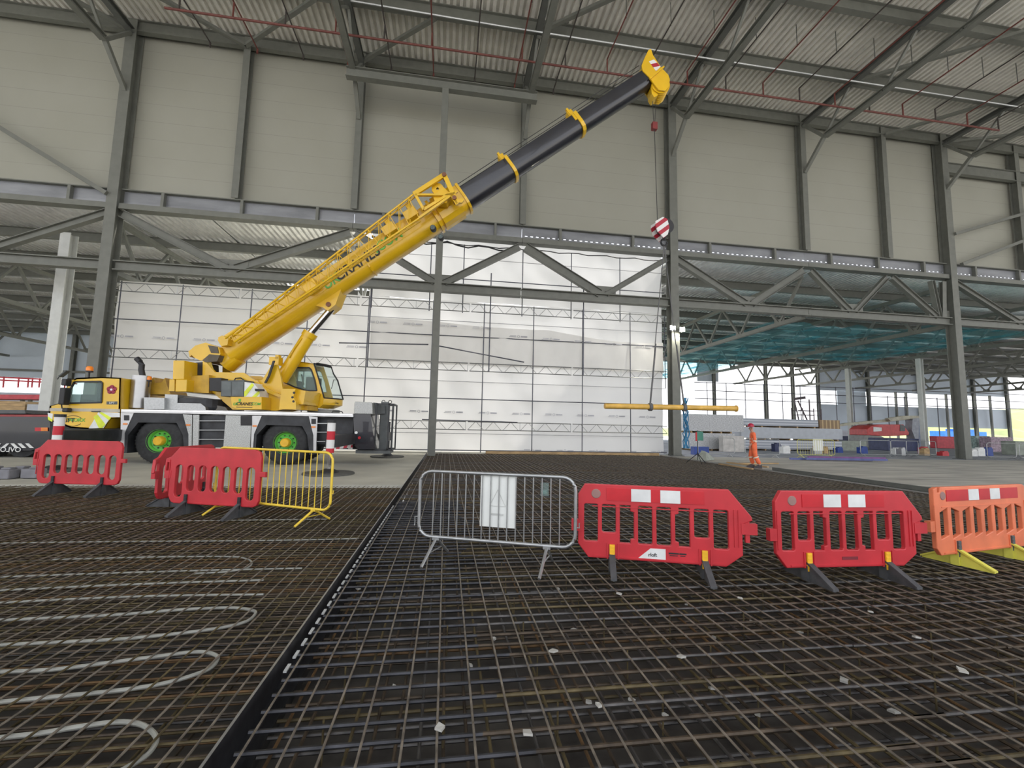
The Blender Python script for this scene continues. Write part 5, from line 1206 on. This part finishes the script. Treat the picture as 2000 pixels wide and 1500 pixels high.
a = onY(1845, 842, 80); c = onY(1928, 858, 80); b = MB(); b.box2((a.x, 80, c.z), (c.x, 83, a.z)); b.box2((a.x+4, 80.2, a.z), (c.x-3, 82.8, a.z+.5)); b.box2((a.x+1, 80.2, 0), (a.x+2, 82.8, c.z)); b.box2((c.x-2, 80.2, 0), (c.x-1, 82.8, c.z)); tag(b.build('skip_lorry', mat('bright_blue_paint', (.03, .2, .65), .5)), 'bright blue lorry body outside beyond the far facade', 'lorry')
rr = random.Random(21)
for i in range(16):
    x = 24+i*1.3; y = rr.uniform(27.5, 31); h_ = rr.uniform(.2, .6); w_ = rr.uniform(.3, .7)
    m_ = rr.choice([galv, timber, blue_m, whiteref, navy, red_b]); b = MB(); b.box((x, y, h_/2), (w_, .4, h_)); b.box((x+.1, y, h_+.04), (w_*.6, .3, .08))
    tag(b.build('site_box', m_), 'small box of site clutter behind the distant crowd barriers', 'box', 'site clutter boxes')
# dark lift basket raised in front of the open facade
p0 = onY(1560, 820, 45); p1 = onY(1604, 820, 45); zt = onY(1580, 780, 45).z; zb0 = p0.z
r = empty('lift_basket', ((p0.x+p1.x)/2, 45, 0), 0, 'dark lift basket on a scissor stand in front of the open facade', 'lift')
b = MB()
for f in (0, .5, 1): 
    x = p0.x+(p1.x-p0.x)*f
    b.bar((x, 45, zb0), (x-(.5 if f == 0 else 0), 45, zt if f < .7 else zt-1.1), .1, .1, (0, 1, 0)); b.bar((x, 46, zb0), (x, 46, zt-1), .08, .08, (0, 1, 0))
for z in (zb0, zb0+.6, zb0+1.1): b.bar((p0.x, 45, z), (p1.x, 45, z), .07, .07); b.bar((p0.x, 46, z), (p1.x, 46, z), .07, .07)
b.bar((p0.x-.4, 45, zt), (p0.x+1.0, 45, zt+.2), .1, .3); b.bar((p0.x, 45, zt-.2), (p0.x+1.1, 45, zb0), .12, .1, (0, 1, 0)); b.build('basket_frame', mat('basket_brown', (.12, .09, .1), .6), r)
b = MB(); b.box2((p0.x, 44.9, zb0-.15), (p1.x, 46.1, zb0)); b.bar((p0.x+.2, 45.3, zb0-.1), (p1.x-.2, 45.3, .3), .12, .12); b.bar((p1.x-.2, 45.7, zb0-.1), (p0.x+.2, 45.7, .3), .12, .12); b.box2((p0.x, 44.9, .0), (p1.x, 46.1, .4)); b.build('scissor_base', mat('basket_brown', (.12, .09, .1), .6), r)
# edge protection tubes along the open facade
r = empty('edge_scaffold', (52, 59, 0), 0, 'thin dark tube scaffold along the open far facade', 'scaffold')
for z in (8.6, 7.4, 6.2):
    b = MB(); b.tube((36, 59, z), (98, 59, z), .06, 6); b.build('ledger', scaff, r)
for i in range(15):
    b = MB(); x = 38+i*3.1; b.tube((x, 59, 0), (x, 59, 8.7 if i < 9 else 7.6), .06, 6); b.build('standard', scaff, r)

# ============================================================ left background
T1 = empty('lorry_trailer', (-17, 18.6, 0), 0, 'black lorry trailer rear with white slanting marks at the left edge', 'lorry')
def lp(pts, y0, y1, nm, m_, par=T1, bevel=0, Yp=None): b = MB(); b.prism(W(pts, Yp or y0), y0, y1); return b.build(nm, m_, par, bevel=bevel)
TY = 18.4
lp([(-260, 812), (93, 813), (98, 828), (96, 868), (60, 880), (-260, 880)], TY, TY+2.3, 'body', blackgloss)
lp([(-260, 808), (93, 810), (93, 814), (-260, 812)], TY-.02, TY+2.3, 'red_rail', mat('dull_red_paint', (.35, .05, .05), .5)); lp([(-260, 800), (48, 801), (50, 808), (-260, 808)], TY+.3, TY+2, 'load_bed', darkgrey)
ml = lp([(68, 835), (93, 835), (93, 842), (68, 842)], TY-.03, TY, 'tail_lamp', redref); lp([(80, 835), (93, 835), (93, 842), (80, 842)], TY-.035, TY-.03, 'indicator', amber, ml)
for k, x in enumerate((-28, -12, 4, 20, 34, 49)):
    q = [(x, 866), (x+7, 866), (x+17, 875), (x+9, 875)] if k > 2 else [(x+9, 866), (x+14, 866), (x+5, 875), (x-3, 875)]
    lp(q, TY-.03, TY-.005, 'slanting_mark', whiteref, Yp=TY-.03)
for x in (-160, -20, 45):
    p = onY(x, 880, TY+.2); b = MB(); b.lathe([(0, -.05), (.28, -.05), (.5, .0), (.5, .35), (0, .35)], (p.x, TY+.15, .5), 'y', 28); b.build('wheel', rubber, T1, smooth=True)
vs, fs = text('OVLOV', .24, .004); p = onY(16, 878.5, TY-.03); b = MB(); b.add([Vector((p.x-v.x, TY-.03+v.y, p.z+v.z)) for v in vs], fs); b.build('lettering', whiteref, T1)
# red-railed access platform in front of the far left window band
r = empty('red_platform', (-38, 40, 0), 0, 'red railed access platform behind the black trailer at the left', 'platform'); PY = 36
lr = mat('platform_red', (.62, .07, .09), .5)
b = MB()
for y in (735, 740.5): b.tube(onY(-120, y-4, PY), onY(150, y+9, PY), .06, 6)
for x in (-60, -20, 8, 37, 56, 64, 78, 128): b.tube(onY(x, 735+x*.05, PY), onY(x-2, 757, PY), .05, 6)
b.build('guard_rail', lr, r); lp([(-120, 770), (90, 771), (90, 780), (-120, 778)], PY, PY+2, 'deck', lr, r)
b = MB()
for x in (-90, 45, 60, 88): q = onY(x, 775, PY+.5); b.bar((q.x, PY+.5, 0), (q.x, PY+.5, q.z), .18, .18, (0, 1, 0))
b.build('leg', steel, r)
for i, (x0, x1, y0, y1, m_, lb_) in enumerate(((-60, 50, 784, 798, timber, 'long timber pack behind the black trailer'), (52, 80, 790, 800, greyp, 'grey pack between the trailer and the white column'))):
    a = onY(x0, y1, 28); c = onY(x1, y0, 28); b = MB(); b.box2((a.x, 28, 0), (c.x, 29.5, c.z)); tag(b.build('material_pack', m_, origin=(a.x, 28, 0)), lb_, 'pack', 'packs at the left')
p = onZ(8, 932); b = MB(); rr = random.Random(9)
for k in range(6):
    a = onZ(-70+k*27, 934+rr.uniform(-2, 2)); b = MB(); b.box((a.x, a.y, .12), (.34, .3, .22)); b.box((a.x+.05, a.y, .25), (.2, .2, .05)); tag(b.build('kerb_block', mat('grey_block', (.22, .22, .24), .8), bevel=.03), ['first', 'second', 'third', 'fourth', 'fifth', 'sixth'][k]+' grey block from the left in the row at the left edge', 'block', 'grey blocks at the left edge')

# ============================================================ worker
def skin_mesh(name, joints, edges, m_, parent, sub=2):
    me = bpy.data.meshes.new(name); me.from_pydata([j[0] for j in joints], edges, []); ob = bpy.data.objects.new(name, me); COL.objects.link(ob)
    sk = ob.modifiers.new('skin', 'SKIN'); sk.use_smooth_shade = True
    for i, j in enumerate(joints):
        v = me.skin_vertices[0].data[i]; v.radius = j[1] if isinstance(j[1], tuple) else (j[1], j[1]); v.use_root = (i == 0)
    s_ = ob.modifiers.new('sub', 'SUBSURF'); s_.levels = sub; s_.render_levels = sub
    me.materials.append(m_); ob.parent = parent; return ob
PS = empty('person', (12.78, 16.65, 0), math.radians(62), 'worker in orange high visibility overalls and red helmet walking beside the panel stacks', 'person')
# local frame: +y is forward (towards photo left), x is the person's right
skinm = mat('skin', (.5, .27, .19), .5, var=.05); hiv = mat('orange_overalls', (.9, .17, .06), .6, var=.1, scale=5)
J = [((0, 0, .95), .135), ((0, .01, 1.15), (.14, .1)), ((0, .02, 1.36), (.17, .11)), ((0, .02, 1.46), .07), ((0, .05, 1.54), .055), ((0, .07, 1.62), (.075, .085)), ((0, .075, 1.70), (.072, .088)),
     ((.19, .01, 1.4), .055), ((.25, -.06, 1.16), .045), ((.24, .05, .93), .035), ((-.19, .01, 1.4), .055), ((-.26, -.02, 1.16), .045), ((-.24, .14, .97), .035),
     ((.1, 0, .88), .09), ((.1, .1, .5), .06), ((.1, .02, .1), .042), ((.1, .14, .04), .035), ((-.1, 0, .88), .09), ((-.1, -.03, .5), .06), ((-.1, -.2, .12), .042), ((-.1, -.1, .04), .035)]
Ed = [(0, 1), (1, 2), (2, 3), (3, 4), (4, 5), (5, 6), (2, 7), (7, 8), (8, 9), (2, 10), (10, 11), (11, 12), (0, 13), (13, 14), (14, 15), (15, 16), (0, 17), (17, 18), (18, 19), (19, 20)]
# hands: palm and five fingers each
def hand(wi, side):
    w = Vector(J[wi][0]); k = len(J); J.append(((w.x, w.y+.03, w.z-.07), (.036, .02))); Ed.append((wi, k))
    for i in range(4):
        f = (i-1.5)*.019; L_ = (.062, .072, .068, .052)[i]; a = len(J)
        J.append(((w.x, w.y+.035+f, w.z-.115), .009)); J.append(((w.x-side*.012, w.y+.038+f, w.z-.115-L_*.55), .008)); J.append(((w.x-side*.03, w.y+.04+f, w.z-.115-L_), .007)); Ed.extend([(k, a), (a, a+1), (a+1, a+2)])
    a = len(J); J.append(((w.x-side*.015, w.y+.07, w.z-.08), .01)); J.append(((w.x-side*.02, w.y+.085, w.z-.115), .008)); Ed.extend([(k, a), (a, a+1)])
hand(9, 1); hand(12, -1)
body = skin_mesh('body', J, Ed, skinm, PS, 2)
cJ = [((0, 0, .95), (.17, .14)), ((0, .01, 1.15), (.175, .13)), ((0, .02, 1.36), (.2, .135)), ((0, .03, 1.47), .085), ((.2, .01, 1.4), .08), ((.26, -.06, 1.16), .068), ((.245, .04, .96), .058), ((-.2, .01, 1.4), .08), ((-.27, -.02, 1.16), .068), ((-.245, .12, 1.0), .058),
      ((.1, 0, .87), .125), ((.1, .1, .5), .098), ((.1, .02, .14), .088), ((-.1, 0, .87), .125), ((-.1, -.03, .5), .098), ((-.1, -.19, .16), .088)]
cE = [(0, 1), (1, 2), (2, 3), (2, 4), (4, 5), (5, 6), (2, 7), (7, 8), (8, 9), (0, 10), (10, 11), (11, 12), (0, 13), (13, 14), (14, 15)]
skin_mesh('overalls', cJ, cE, hiv, PS, 2)
refl = mat('pale_reflective_tape', (.75, .68, .55), .4)
def band(c, rx, ry, h, tilt=(0, 0), name='reflective_band'):
    b = MB(); n = 20; vs = []
    for z in (-h/2, h/2):
        for i in range(n):
            a = 2*PI*i/n; x = rx*math.cos(a); y = ry*math.sin(a); vs.append((c[0]+x, c[1]+y, c[2]+z+x*tilt[0]+y*tilt[1]))
    b.add(vs, [(i, (i+1) % n, n+(i+1) % n, n+i) for i in range(n)]); b.build(name, refl, PS, local=True, smooth=True)
band((0, .01, 1.2), .192, .148, .05); band((0, .01, 1.09), .19, .148, .05)
band((.1, .085, .44), .108, .108, .05, (0, -.2)); band((-.1, -.06, .44), .108, .108, .05, (0, -.4)); band((.258, -.04, 1.12), .076, .076, .045, (0, .3)); band((-.265, 0, 1.12), .076, .076, .045)
b = MB(); b.lathe([(.0, .145), (.06, .135), (.11, .09), (.128, .03), (.13, -.01), (.122, -.012)], (0, .075, 1.71), 'z', 24)
for k in range(8): b.add([(0.1*math.cos(math.radians(a)), .075+.12*math.sin(math.radians(a)), 1.705) for a in (40+k*12, 52+k*12)]+[(0.12*math.cos(math.radians(a)), .075+.19*math.sin(math.radians(a)), 1.69) for a in (52+k*12, 40+k*12)], [(0, 1, 2, 3)])
b.build('helmet', mat('red_helmet', (.5, .02, .06), .35), PS, local=True, smooth=True)
b = MB(); b.add([(0, .165, 1.60), (.012, .17, 1.57), (-.012, .17, 1.57), (0, .19, 1.575)], [(0, 1, 3), (0, 3, 2), (1, 2, 3)]); b.build('nose', skinm, PS, local=True)
for sx__ in (1, -1):
    b = MB(); b.lathe([(0, .01), (.012, .005), (.014, 0), (0, -.0)], (sx__*.03, .152, 1.635), 'y', 10); b.build('eye', black, PS, local=True)
    b = MB(); b.lathe([(.012, .01), (.025, .005), (.018, -.01)], (sx__*.082, .07, 1.63), 'x', 12); b.build('ear', skinm, PS, local=True)
b = MB(); b.box((0, .158, 1.558), (.04, .008, .008)); b.build('mouth', mat('lips', (.35, .12, .1), .5), PS, local=True)
for i in (16, 20):
    c = J[i][0]; b = MB(); y = c[1]
    b.add([(c[0]-.05, y-.17, 0), (c[0]+.05, y-.17, 0), (c[0]+.055, y+.13, 0), (c[0]-.055, y+.13, 0), (c[0]-.05, y-.17, .13), (c[0]+.05, y-.17, .13), (c[0]+.045, y+.12, .06), (c[0]-.045, y+.12, .06), (c[0]-.05, y-.03, .13), (c[0]+.05, y-.03, .13)],
          [(0, 1, 2, 3), (4, 8, 9, 5), (8, 7, 6, 9), (0, 4, 5, 1), (2, 6, 7, 3), (0, 3, 7, 8, 4), (1, 5, 9, 6, 2)])
    b.build('boot', mat('dark_boot', (.05, .045, .05), .6), PS, local=True, bevel=.015)
